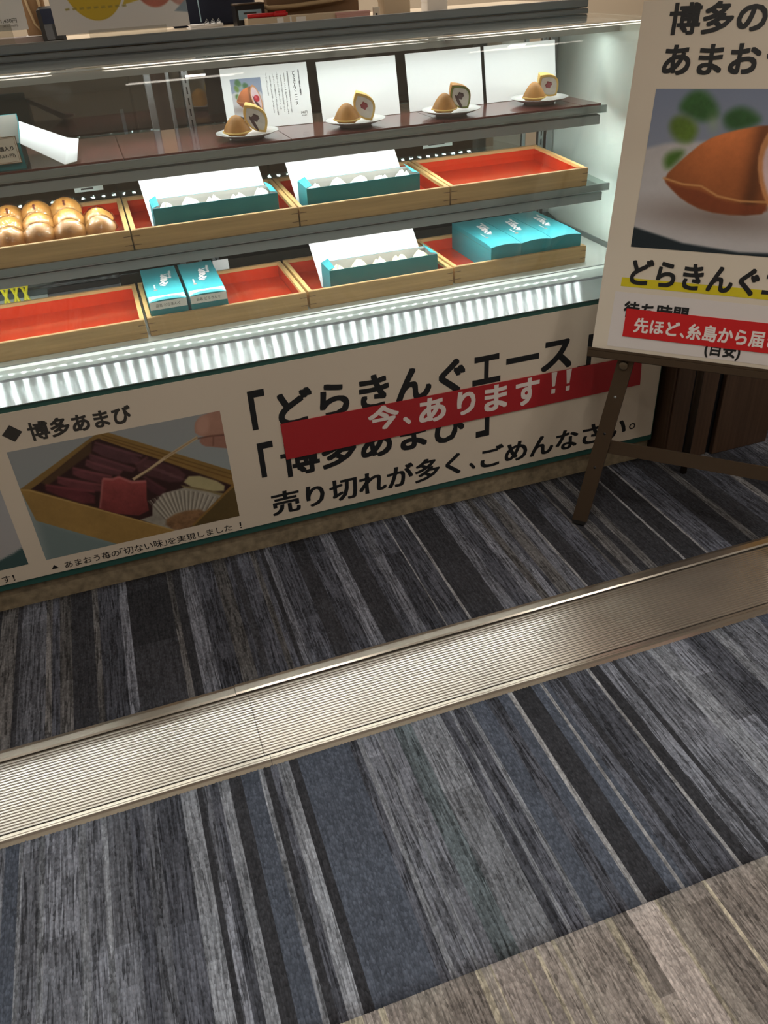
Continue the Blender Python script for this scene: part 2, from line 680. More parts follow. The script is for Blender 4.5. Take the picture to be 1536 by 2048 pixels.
# ------------------------------------------------------------------ room shell
X0, X1, Y0, Y1, ZC = -2.6, 5.2, -2.8, 5.4, 2.75
fl = struct('floor', MB().box(X0, X1, Y0, Y1, -.06, -.006), M_SUB)
struct('ceiling', MB().box(X0, X1, Y0, Y1, ZC, ZC + .05), M_CEIL)
struct('wall_back', MB().box(X0, X1, Y1, Y1 + .05, -.06, ZC), M_WALL)
struct('wall_front', MB().box(X0, X1, Y0 - .05, Y0, -.06, ZC), M_WALL)
struct('wall_left', MB().box(X0 - .05, X0, Y0, Y1, -.06, ZC), M_WALL)
struct('wall_right', MB().box(X1, X1 + .05, Y0, Y1, -.06, ZC), M_WALL)

# ---- carpets: stripes of yarn along Y, colours per face
YARN = {'K': ((58, 60, 67), .10), 'S': ((84, 92, 108), .12), 'D': ((82, 86, 98), .5), 'M': ((112, 117, 130), .5), 'L': ((130, 136, 148), .40),
        'T': ((150, 153, 160), .30), 'G': ((98, 109, 118), .45), 'k': ((60, 62, 69), .2), 'l': ((102, 103, 107), .45),  # 'l' is yarn 'L' dimmed, weaker light by the case put into its colour
        'A': ((158, 151, 150), .25), 'B': ((138, 132, 130), .35), 'C': ((144, 139, 136), .30), 'Y': ((170, 164, 151), .3)}
FRONT = [(-0.522, 'M'), (-0.510, 'S'), (-0.482, 'L'), (-0.476, 'M'), (-0.442, 'L'), (-0.433, 'M'), (-0.364, 'L'), (-0.349, 'M'), (-0.315, 'L'),
         (-0.303, 'M'), (-0.256, 'D'), (-0.227, 'M'), (-0.198, 'D'), (-0.145, 'L'), (-0.106, 'K'), (-0.095, 'M'), (-0.080, 'D'), (-0.058, 'L'),
         (-0.034, 'K'), (-0.006, 'S'), (0.033, 'L'), (0.044, 'K'), (0.061, 'D'), (0.078, 'L'), (0.105, 'K'), (0.123, 'S'), (0.250, 'D'),
         (0.267, 'L'), (0.280, 'M'), (0.315, 'L'), (0.323, 'M'), (0.362, 'G'), (0.406, 'L'), (0.480, 'D'), (0.505, 'L'), (0.514, 'D'),
         (0.544, 'L'), (0.555, 'S'), (0.601, 'D'), (0.633, 'S'), (0.660, 'T'), (0.672, 'K'), (0.726, 'S'), (0.750, 'T'), (0.755, 'S'),
         (0.768, 'D'), (0.800, 'K'), (0.818, 'D'), (0.880, 'T'), (0.888, 'K'), (0.915, 'M'), (0.953, 'K'), (0.965, 'M'), (1.061, 'L'),
         (1.115, 'M'), (1.169, 'D'), (1.25, 'L'), (1.28, 'M'), (1.4, 'S'), (1.48, 'D')]
BACK = [(-0.560, 'l'), (-0.514, 'k'), (-0.503, 'M'), (-0.434, 'l'), (-0.418, 'D'), (-0.398, 'l'), (-0.368, 'k'), (-0.306, 'l'), (-0.292, 'D'),
        (-0.231, 'M'), (-0.207, 'k'), (-0.088, 'l'), (-0.073, 'k'), (-0.047, 'M'), (-0.005, 'D'), (0.053, 'l'), (0.091, 'D'), (0.110, 'k'),
        (0.129, 'D'), (0.173, 'l'), (0.187, 'D'), (0.205, 'k'), (0.217, 'M'), (0.236, 'D'), (0.30, 'k'), (0.35, 'D'), (0.40, 'M'), (0.44, 'k'),
        (0.50, 'D'), (0.530, 'M'), (0.561, 'D'), (0.616, 'T'), (0.622, 'D'), (0.685, 'T'), (0.691, 'k'), (0.794, 'M'), (0.828, 'D'),
        (0.875, 'M'), (0.909, 'l'), (0.932, 'M'), (0.956, 'D'), (0.969, 'l'), (1.009, 'M'), (1.049, 'T'), (1.055, 'k'), (1.109, 'D'),
        (1.168, 'l'), (1.176, 'k'), (1.197, 'l'), (1.234, 'k'), (1.260, 'l'), (1.287, 'k'), (1.378, 'T'), (1.385, 'k'), (1.455, 'T'), (1.463, 'D'),
        (1.55, 'k'), (1.62, 'l'), (1.65, 'k'), (1.72, 'D'), (1.80, 'l'), (1.83, 'k'), (1.9, 'D')]
BROWN = [(0.10, 'A'), (0.13, 'Y'), (0.14, 'A'), (0.172, 'C'), (0.25, 'B'), (0.314, 'Y'), (0.325, 'C'), (0.339, 'Y'), (0.346, 'A'), (0.40, 'Y'),
         (0.406, 'A'), (0.43, 'Y'), (0.437, 'B'), (0.466, 'Y'), (0.474, 'C'), (0.50, 'B'), (0.575, 'Y'), (0.594, 'B'), (0.626, 'A'), (0.684, 'Y'),
         (0.693, 'C'), (0.734, 'B'), (0.793, 'Y'), (0.80, 'B'), (0.9, 'C')]


def carpet(name, ya, yb, table, kinds, xa, xb, ztop, seed, wave, broken=.35):
    r = np.random.default_rng(seed)
    dx, dy = .004, .03
    nx, ny = int((xb - xa) / dx), max(4, int((yb - ya) / dy))
    gx = np.linspace(xa, xb, nx + 1)
    gy = np.linspace(ya, yb, ny + 1)
    xc = (gx[:-1] + gx[1:]) / 2
    tb = list(table)
    while tb[0][0] > xa:                        # carry the pattern on beyond what the photograph shows
        tb.insert(0, (tb[0][0] - r.uniform(.01, .09), r.choice(list(kinds))))
    while tb[-1][0] < xb:
        tb.append((tb[-1][0] + r.uniform(.01, .09), r.choice(list(kinds))))
    col = np.zeros((ny, nx, 3))
    al = np.zeros((ny, nx))
    for k, (x, t) in enumerate(tb):
        xe = tb[k + 1][0] if k + 1 < len(tb) else xb
        s = (xc >= x) & (xc < xe)
        if not s.any():
            continue
        c, a = YARN[t]
        c = np.array(c) / 255.0
        tone = np.ones(ny)
        j = 0
        while j < ny:                            # a yarn keeps its shade for a stretch, then changes
            L = int(r.uniform(4, 14))
            tone[j:j + L] = 1 + (r.uniform(-.16, .16) if t not in 'KS' else r.uniform(-.05, .05)) * (1 if r.random() < broken + .3 else .2)
            j += L
        col[:, s] = c[None, None, :] * tone[:, None, None]
        al[:, s] = a
    F, P = [], []
    X, Y = np.meshgrid(gx, gy)
    Z = np.full(X.shape, ztop)
    edge = (np.arange(nx + 1) % 2) * wave        # loops along the cut edge
    if wave:
        Y[-1] += edge * r.uniform(.4, 1.4, nx + 1)
        Y[0] -= edge * r.uniform(.2, .8, nx + 1)
    P = np.stack([X, Y, Z], -1).reshape(-1, 3)
    idx = np.arange((nx + 1) * (ny + 1)).reshape(ny + 1, nx + 1)
    F = np.stack([idx[:-1, :-1], idx[:-1, 1:], idx[1:, 1:], idx[1:, :-1]], -1).reshape(-1, 4)
    # turned-down rims give the sheet its thickness
    extra_v, extra_f, ec, ea = [], [], [], []
    base = len(P)
    lowF = np.stack([X[0], Y[0], np.full(nx + 1, -.006)], -1)
    lowB = np.stack([X[-1], Y[-1], np.full(nx + 1, -.006)], -1)
    P = np.vstack([P, lowF, lowB])
    i = np.arange(nx)
    f1 = np.stack([base + i, base + i + 1, idx[0, :-1] + 1, idx[0, :-1]], -1)
    f2 = np.stack([idx[-1, :-1], idx[-1, :-1] + 1, base + nx + 1 + i + 1, base + nx + 1 + i], -1)
    F = np.vstack([F, f1, f2])
    C = np.vstack([col.reshape(-1, 3), col[0], col[-1]])
    A = np.concatenate([al.ravel(), al[0], al[-1]])
    return grid_mesh(name, P, F, C, M_CARPET, fl, A)


carpet('carpet', .657, 1.231, FRONT, 'KSDMLMDS', -2.3, 2.6, .004, 3, .0022)
carpet('carpet', 1.512, 2.066, BACK, 'kDMlkDDM', -2.3, 2.6, .004, 5, .0015)
cb = carpet('carpet', -.6, .656, BROWN, 'ABCABCY', -2.3, 2.6, .0038, 9, .0012)
cb['label'] = 'brown carpet nearest the camera'
carpet('carpet', 2.067, 3.4, [(2.0, 'K'), (2.1, 'L'), (2.13, 'K'), (2.2, 'D')], 'KDMLKD', 2.0, 3.6, .004, 15, .0)
o_ = link('vinyl_floor', MB().box(-2.2, 1.6, 3.0, 5.3, -.006, .002).mesh('vinyl_floor'), M_FLOORB, fl)

# ---- aluminium expansion joint cover across the carpet
th = thing('threshold_cover', 'ribbed aluminium floor joint cover crossing the carpet', 'threshold', (.05, 1.37, 0))


def ribbed(x0, x1):
    y0, y1, n = 1.267, 1.472, 25
    prof = [(y0, -.005)]
    pitch = (y1 - y0) / n
    for i in range(n):
        y = y0 + i * pitch
        prof += [(y, .0052), (y + pitch * .56, .0052), (y + pitch * .62, .0022), (y + pitch * .94, .0022)]
    prof += [(y1, .0052), (y1, -.005)]
    return MB().prism_x(prof, x0, x1)


part('tread_plate', ribbed(-2.3, .0545), M_ALU, th)
part('tread_plate', ribbed(.0558, 2.8), M_ALU, th)
pb = [(1.4765, -.005), (1.4765, .0055), (1.481, .0085), (1.500, .0085), (1.5115, .0055), (1.5115, -.005)]
pf = [(1.2305, -.005), (1.2305, .0035), (1.243, .0045), (1.247, .0085), (1.251, .0085), (1.2555, .005), (1.263, .005), (1.263, -.005)]
part('edge_trim', MB().prism_x(pb, -2.3, .026), M_ALU2, th)
part('edge_trim', MB().prism_x([(y + .001, z + (.001 if z > 0 else 0)) for y, z in pb], .0272, 2.8), M_ALU2, th)
part('edge_trim', MB().prism_x(pf, -2.3, .0665), M_ALU2, th)
part('edge_trim', MB().prism_x(pf, .0675, 2.8), M_ALU2, th)
part('dark_gap', MB().box(-2.3, 2.8, 1.472, 1.4765, -.0055, -.002), M_GASKET, th)

# ------------------------------------------------------------------ ceiling lamps
DL = MB().lathe([(.075, 0), (.075, -.012), (.06, -.012), (.055, -.004)], 24)
dl_me = DL.mesh('trim_ring')
df_me = MB().lathe([(0.0005, -.005), (.055, -.005)], 24).mesh('lamp_face')
k = 0
names = {-1.15: 'left', .5: 'middle', 2.1: 'right', 3.75: 'far right'}
rows = {4.0: 'behind the counter', .9: 'over the carpet joint', -.9: 'over the brown carpet'}
for y in (4.0, .9, -.9):
    for x in (-1.15, .5, 2.1, 3.75):
        t = thing('ceiling_downlight', 'round recessed downlight %s, %s of its row' % (rows[y], names[x]), 'ceiling light', (x, y, ZC), group='ceiling downlights')
        link('trim_ring', dl_me, M_STEEL, t)
        link('lamp_face', df_me, M_LAMP, t)
        ld = bpy.data.lights.new('downlight', 'AREA')
        ld.shape = 'DISK'
        ld.size = .11
        ld.spread = math.radians(130)
        ld.energy = W_DOWN * (1.0 if y < 2 else 1.3)
        ld.color = C_WARM
        lo = bpy.data.objects.new('downlight', ld)
        COL.objects.link(lo)
        lo.parent = t
        lo.location = (0, 0, -.016)
def ceiling_panel(x, y, hx, hy, watts, label, grp, glow):
    t = thing('ceiling_panel_light', label, 'ceiling light', (x, y, ZC), group=grp)
    part('frame', MB().box(-hx - .02, hx + .02, -hy - .02, hy + .02, -.02, 0), M_CEIL, t, world=False)
    part('diffuser', MB().box(-hx, hx, -hy, hy, -.024, -.0205), glow, t, world=False)
    ld = bpy.data.lights.new('panel', 'AREA')
    ld.shape = 'RECTANGLE'
    ld.size, ld.size_y = 2 * hx, 2 * hy
    ld.energy = watts
    ld.color = C_WARM
    lo = bpy.data.objects.new('panel', ld)
    COL.objects.link(lo)
    lo.parent = t
    lo.location = (0, 0, -.03)


M_PGLOW = emit_mat('panel_face', (1, .90, .76), 2.5)
for x, lb in ((.5, 'left'), (2.4, 'right')):
    ceiling_panel(x, .1, .28, .28, W_PANEL, 'square ceiling light panel over the aisle, the %s one' % lb, 'ceiling panels over the aisle', M_PGLOW)
for x, lb in ((-.9, 'leftmost'), (.9, 'middle'), (2.7, 'rightmost')):  # unseen panels, added to be reflected in the floor joint cover
    ceiling_panel(x, 4.05, .78, .42, W_STAFF, 'added wide ceiling light panel behind the counter, the %s one' % lb, 'added ceiling panels behind the counter', M_PGLOW)

# ------------------------------------------------------------------ display case
XL, XR = -1.6, 1.62
case = thing('display_case', 'long glass refrigerated display case full of red sweet trays', 'display case', (.3, 2.06, 0))
part('base_panel', MB().box(XL, 1.618, 2.054, 2.075, .081, .632), M_TEALEDGE, case)
part('kick_plate', MB().box(XL, 1.615, 2.066, 2.082, .004, .081), M_KICK, case)
part('carcass', MB().box(XL, 1.618, 2.082, 2.94, .03, .628), M_DARK, case)
part('sill', MB().prism_x([(2.050, .6325), (2.050, .6345), (2.110, .6397), (2.178, .6480), (2.178, .636), (2.07, .63)], XL, 1.62), M_SILL, case)
part('gasket', MB().box(XL, 1.62, 2.178, 2.206, .63, .6445), M_GASKET, case)
part('deck_nosing', MB().prism_x([(2.206, .63), (2.206, .6440), (2.212, .6465), (2.219, .6487), (2.227, .6506), (2.236, .6521), (2.250, .6535), (2.252, .63)], XL, 1.62), M_NOSE, case)
part('deck', MB().box(XL, 1.62, 2.252, 2.93, .628, .6515), M_DECK, case)
part('deck_bead', MB().box(XL, 1.62, 2.278, 2.282, .651, .6535), M_STEEL, case)
# curved front glass
arc = []
yo, zt, R = 2.189, 1.345, .055
outer = [(yo, .644), (yo, zt - R)] + [(yo + R - R * math.cos(a), zt - R + R * math.sin(a)) for a in np.linspace(.04, PI / 2, 40)] + [(2.705, zt + .004)]
inn = [(y + .006 if i < 2 else y, z if i < 2 else z) for i, (y, z) in enumerate(outer)]
R2 = R - .006
inner = [(yo + .006, .644), (yo + .006, zt - R)] + [(yo + R - R2 * math.cos(a), zt - R + R2 * math.sin(a)) for a in np.linspace(.04, PI / 2, 40)] + [(2.705, zt - .002)]
part('front_glass', MB().prism_x(outer + inner[::-1], XL, XR), M_GLASS, case)
part('top_rail', MB().box(XL, XR + .01, 2.705, 2.74, 1.338, 1.356, bev=.003).box(XL, XR + .01, 2.708, 2.737, 1.3585, 1.383, bev=.004), M_RAIL, case)
hs = part('lamp_housing', MB().prism_x([(2.50, 1.300), (2.50, 1.322), (2.53, 1.334), (2.62, 1.334), (2.62, 1.300)], XL, XR), M_HOUSE, case)
part('cover_tube', MB().tube([(.33, 2.492, 1.326), (1.60, 2.492, 1.326)], .0045), M_PALEG, case)
part('tube_clip', MB().box(.668, .70, 2.485, 2.50, 1.315, 1.333), M_STEELD, case)
part('tube_clip', MB().box(1.03, 1.055, 2.485, 2.50, 1.315, 1.333), M_STEELD, case)


def leds(name, x0, x1, y, z, parent, pitch=.038, m=None):
    mb = MB()
    x = x0
    while x < x1:
        mb.box(x - .005, x + .005, y - .004, y + .004, z - .0025, z)
        x += pitch
    return part(name, mb, m or M_LED, parent, kind='stuff')


def bar_light(y, z, x0, x1, watts, tilt, size_y=.03):
    ld = bpy.data.lights.new('led_bar', 'AREA')
    ld.shape = 'RECTANGLE'
    ld.size = x1 - x0
    ld.size_y = size_y
    ld.energy = watts
    ld.color = C_LED
    lo = bpy.data.objects.new('led_bar', ld)
    COL.objects.link(lo)
    lo.parent = case
    lo.location = Vector(((x0 + x1) / 2, y, z)) - case.location
    lo.rotation_euler = (tilt, 0, 0)
    return lo


leds('led_strip', -1.53, 1.58, 2.56, 1.2995, case, m=M_LEDT)
bar_light(2.56, 1.294, -1.53, 1.58, W_TOP, math.radians(8))
# end panel follows the glass outline
endp = [(y, z) for y, z in inner] + [(2.93, 1.343), (2.93, .644)]
part('end_panel', MB().prism_x(endp, XR, XR + .014), M_ENDP, case)
part('end_trim', MB().box(1.612, 1.62, 2.24, 2.93, .6515, .667), M_STEEL, case)
# back: sliding glass doors, stiles, tracks, slotted standards
part('door_track', MB().box(XL, 1.62, 2.89, 2.93, .6515, .672).box(-.02, 1.61, 2.70, 2.862, .6516, .658).prism_x([(2.70, .658), (2.74, .664), (2.752, .664), (2.752, .658)], -.02, 1.61).prism_x([(2.79, .658), (2.80, .672), (2.862, .684), (2.862, .658)], -.02, 1.61), M_TRACK, case)
part('door_header', MB().box(XL, 1.62, 2.875, 2.93, 1.305, 1.345), M_STEELD, case)
dr = part('sliding_door', MB().box(XL, .190, 2.906, 2.911, .672, 1.305), M_DOOR, case)
part('door_stile', MB().box(.190, .212, 2.900, 2.916, .672, 1.305, bev=.002), M_STEEL, dr)
dr2 = part('sliding_door', MB().box(.268, 1.5, 2.893, 2.898, .672, 1.305), M_DOOR, case)
part('door_stile', MB().box(.256, .268, 2.888, 2.902, .672, 1.305, bev=.002), M_STEEL, dr2)
part('door_stile', MB().box(1.5, 1.515, 2.888, 2.902, .672, 1.305, bev=.002), M_STEEL, dr2)
for x, w_ in ((.302, .022), (1.555, .022)):
    st = part('shelf_standard', MB().box(x, x + w_, 2.865, 2.885, .652, 1.305, bev=.002), M_STEEL, case)
    sl = MB()
    for i in range(20):
        sl.box(x + w_ / 2 - .0022, x + w_ / 2 + .0022, 2.8642, 2.8652, .68 + i * .031, .70 + i * .031)
    part('slot', sl, M_BLK, st, kind='stuff')
part('corner_post', MB().box(1.585, 1.612, 2.86, 2.90, .652, 1.335, bev=.002), M_STEEL, case)

# top shelf
SZ = 1.108
top = part('glass_shelf', MB().box(XL, 1.545, 2.424, 2.86, SZ - .008, SZ), M_SHELFG, case)
part('shelf_lip', MB().box(XL, 1.547, 2.416, 2.424, 1.089, 1.1095), M_LIP, top)
part('lip_bead', MB().box(XL, 1.547, 2.4145, 2.417, 1.0885, 1.0905), M_STEEL, top)
part('light_channel', MB().prism_x([(2.424, 1.055), (2.424, 1.081), (2.47, 1.086), (2.47, 1.062)], XL, 1.53), M_STEELD, top)
leds('led_strip', -1.53, 1.525, 2.455, 1.0578, top)
for i in range(-4, 4):
    xa = .068 + i * .466
    xb = min(xa + .4645, 1.533)
    if xb <= xa:
        continue
    part('shelf_board', MB().box(max(xa, XL), xb, 2.428, 2.86, SZ, SZ + .006, bev=.001), M_BROWNB, top)
for x in (.312, 1.53):
    part('bracket', MB().prism_x([(2.43, 1.086), (2.865, 1.05), (2.865, 1.098), (2.43, 1.098)], x - .002, x + .002), M_STEELD, top)
# middle shelf, tilted up towards the back
TL = math.radians(2.9)
MY, MZ = 2.368, .887


def mz(y):
    return MZ + (y - MY) * math.tan(TL)


mid = part('glass_shelf', MB().prism_x([(MY, MZ - .008), (MY, MZ), (2.85, mz(2.85)), (2.85, mz(2.85) - .008)], XL, 1.545), M_SHELFG, case)
part('shelf_lip', MB().box(XL, 1.548, MY - .007, MY, .867, .888), M_LIP, mid)
part('lip_bead', MB().box(XL, 1.548, MY - .0085, MY - .006, .8665, .8685), M_STEEL, mid)
part('light_channel', MB().prism_x([(2.372, .834), (2.372, .860), (2.42, .866), (2.42, .842)], XL, 1.53), M_STEELD, mid)
leds('led_strip', -1.53, 1.525, 2.402, .8355, mid)
for x in (.312, 1.53):
    part('bracket', MB().prism_x([(2.38, .866), (2.865, .84), (2.865, .90), (2.38, .877)], x - .002, x + .002), M_STEELD, mid)
for xa, xb, za, zb in ((-.092, -.004, .962, .978), (1.096, 1.208, .965, .985)):
    pt = part('shelf_label', MB().box(xa, xb, 2.858, 2.860, za, zb), M_ENDP, case, label='small grey label on the back frame')
    part('printing', MB().box(xa + .02, xb - .03, 2.8574, 2.858, (za + zb) / 2 - .002, (za + zb) / 2 + .003), M_INK2, pt)

# ------------------------------------------------------------------ wooden trays
TW, TD, TH = .4725, .355, .0545


def make_tray(label):
    t = thing('tray', label, 'tray', group='wooden trays lined with red lacquer')
    b = .013
    fb = MB().box(0, TW, 0, b, 0, TH, bev=.0015)
    bb = MB().box(0, TW, TD - b, TD, 0, TH, bev=.0015)
    f = part('front_board', fb, M_WOODF, t, world=False)
    part('back_board', bb, M_WOODF, t, world=False)
    for x in (0, TW - b):
        part('side_board', MB().box(x, x + b, b, TD - b, 0, TH - .0005, bev=.001), M_WOODS, t, world=False)
    part('lacquer_base', MB().box(b, TW - b, b, TD - b, .002, .009), M_LACQ, t, world=False)
    li = MB()
    e = .0012
    li.box(b, TW - b, b, b + e, .009, TH - .010).box(b, TW - b, TD - b - e, TD - b, .009, TH - .010)
    li.box(b, b + e, b + e, TD - b - e, .009, TH - .010).box(TW - b - e, TW - b, b + e, TD - b - e, .009, TH - .010)
    part('lacquer_lining', li, M_LACQ, t, world=False)
    for x in (0, TW - .021):
        for z in (.014, .038):
            part('spline', MB().box(x + .0005, x + .0205, -.0006, .002, z, z + .0018), M_SPLINE, f, world=False)
    return t


tray0 = make_tray('')
bot_lab = ['empty red tray at the left end of the case floor', 'red tray on the case floor holding two closed teal boxes with white bands',
           'red tray on the case floor holding an open teal box of wrapped sweets', 'red tray on the case floor holding three closed teal boxes']
mid_lab = ['red tray on the middle shelf heaped with wrapped round buns', 'red tray on the middle shelf with the open box nearest the buns',
           'red tray on the middle shelf with the open box beside the empty tray', 'empty red tray at the right end of the middle shelf']
BOT, MID = [], []
for i in range(4):
    t = tray0 if i == 0 else copy_tree(tray0)
    t.location = (-.449 + i * .4805, 2.318 + i * .005, .6518)
    t['label'] = bot_lab[i]
    BOT.append(t)
for i in range(4):
    t = copy_tree(tray0)
    t.location = (-.4335 + i * .4765, 2.369, mz(2.369) + .0003)
    t.rotation_euler = (TL, 0, 0)
    t['label'] = mid_lab[i]
    MID.append(t)


def in_tray(root, tray, x, y, z, rz=0.0, rx=0.0, ry=0.0):
    M = Matrix.Translation(tray.location) @ Matrix.Rotation(tray.rotation_euler.x, 4, 'X') @ Matrix.Translation((x, y, z)) @ \
        Matrix.Rotation(rz, 4, 'Z') @ Matrix.Rotation(rx, 4, 'X') @ Matrix.Rotation(ry, 4, 'Y')
    root.location = M.to_translation()
    root.rotation_euler = M.to_euler()
    return root


# ------------------------------------------------------------------ open gift boxes
def open_box(label, grp, W=.357, D=.100, H=.082, lid_h=.125, lid_back=.085, shift=-.012):
    t = thing('gift_box', label, 'gift box', group=grp)
    e = .0016
    sh = MB()
    sh.box(0, W, 0, e, 0, H).box(0, W, D - e, D, 0, H).box(0, e, e, D - e, 0, H).box(W - e, W, e, D - e, 0, H).box(e, W - e, e, D - e, 0, e)
    part('box_body', sh, M_TEAL, t, world=False)
    inn_ = MB()
    g = .0008
    inn_.box(e, W - e, e, e + g, e, H - .001).box(e, W - e, D - e - g, D - e, e, H - .001)
    inn_.box(e, e + g, e + g, D - e - g, e, H - .001).box(W - e - g, W - e, e + g, D - e - g, e, H - .001)
    inn_.box(e + g, W - e - g, e + g, D - e - g, e, e + .001)
    inn_.box(e + g, W - e - g, e + g, D - e - g, .012, .0135)
    part('lining', inn_, M_TEALW, t, world=False, label='white lining of the box')
    # lid sheet standing open behind the box, bowed a little
    n = 7
    vs, fs = [], []
    for j in range(n):
        s = j / (n - 1)
        y = D + .002 + lid_back * (s ** 1.25)
        z = .002 + (H + lid_h - .075) * s
        vs += [(shift * s - .004, y, z), (W + shift * s - .004, y, z), (shift * s - .004, y + .0014, z + .0006), (W + shift * s - .004, y + .0014, z + .0006)]
    for j in range(n - 1):
        a, b = j * 4, j * 4 + 4
        fs += [(a, a + 1, b + 1, b), (a + 3, a + 2, b + 2, b + 3), (a, b, b + 2, a + 2), (a + 1, a + 3, b + 3, b + 1)]
    fs += [(0, 2, 3, 1), ((n - 1) * 4, (n - 1) * 4 + 1, (n - 1) * 4 + 3, (n - 1) * 4 + 2)]
    part('lid', MB().add(vs, fs, False), M_CARD, t, world=False, label='white inner face of the raised lid')
    # end flaps folded half in
    for sx, x in ((1, .0), (-1, W)):
        vs = [(x, .006, H), (x, D - .006, H), (x + sx * .020, D - .016, H + .012), (x + sx * .020, .010, H + .004)]
        vs2 = [(p[0], p[1], p[2] + .0012) for p in vs]
        part('end_flap', MB().add(vs + vs2, [(0, 1, 2, 3), (7, 6, 5, 4), (0, 4, 5, 1), (1, 5, 6, 2), (2, 6, 7, 3), (3, 7, 4, 0)]), M_TEAL, t, world=False)
    return t


def sweet_mesh(seed):
    r = random.Random(seed)
    bm = bmesh.new()
    bmesh.ops.create_icosphere(bm, subdivisions=3, radius=1)
    ph = [r.uniform(0, 6.28) for _ in range(6)]
    for v in bm.verts:
        p = v.co
        a = math.atan2(p.y, p.x)
        k = 1 + .09 * math.sin(5 * a + ph[0]) * (1 - p.z * p.z) + .07 * math.sin(9 * a + ph[1] + 3 * p.z) + .05 * math.sin(13 * p.z + 4 * a + ph[2])
        v.co = Vector((p.x * .029 * k, p.y * .036 * k, (p.z + .95) * .034 * (1 + .14 * math.sin(3 * a + ph[3]))))
    me = bpy.data.meshes.new('wrapped_sweet')
    bm.to_mesh(me)
    bm.free()
    for p in me.polygons:
        p.use_smooth = (p.index % 5 != 0)
    return me


M_WRAPW = mat('white_wrapping', (232, 230, 222), .28, bump=.6, bscale=(90, 90, 90), coat=.5)
M_WRAPC = mat('cream_wrapping', (238, 218, 170), .28, bump=.6, bscale=(90, 90, 90), coat=.5)
ordn = ['leftmost', 'second from the left', 'middle', 'second from the right', 'rightmost']


def sweets(box_t, tray, x, y, rz, m, where, grp):
    for i in range(5):
        o = link('wrapped_sweet', sweet_mesh(100 + i + int(x * 1000)), m)
        in_tray(o, tray, x + .038 + i * .070, y + .048 + .006 * math.sin(i * 2.1), .0185 + (.005 if i in (1, 2, 4) else .000), random.uniform(-.5, .5))
        o.location.x += 0
        tag(o, '%s sweet in %s, %s' % ('white' if m is M_WRAPW else 'cream', where, ordn[i]), 'sweet', grp)


bA = open_box('open teal gift box with raised white lid in the tray beside the buns', 'open teal gift boxes')
in_tray(bA, MID[1], .070, .042, .0094, .004)
sweets(bA, MID[1], .070, .042, 0, M_WRAPW, 'the open box beside the buns', 'sweets in the left middle-shelf box')
bB = copy_tree(bA)
bB['label'] = 'open teal gift box with raised white lid beside the empty middle-shelf tray'
in_tray(bB, MID[2], .036, .040, .0094, .022)
sweets(bB, MID[2], .036, .042, 0, M_WRAPW, 'the open box by the empty middle-shelf tray', 'sweets in the right middle-shelf box')
bC = copy_tree(bA)
bC['label'] = 'open teal gift box with raised white lid on the case floor'
in_tray(bC, BOT[2], .082, .046, .0094, .004)
sweets(bC, BOT[2], .082, .046, 0, M_WRAPC, 'the open box on the case floor', 'sweets in the case-floor box')


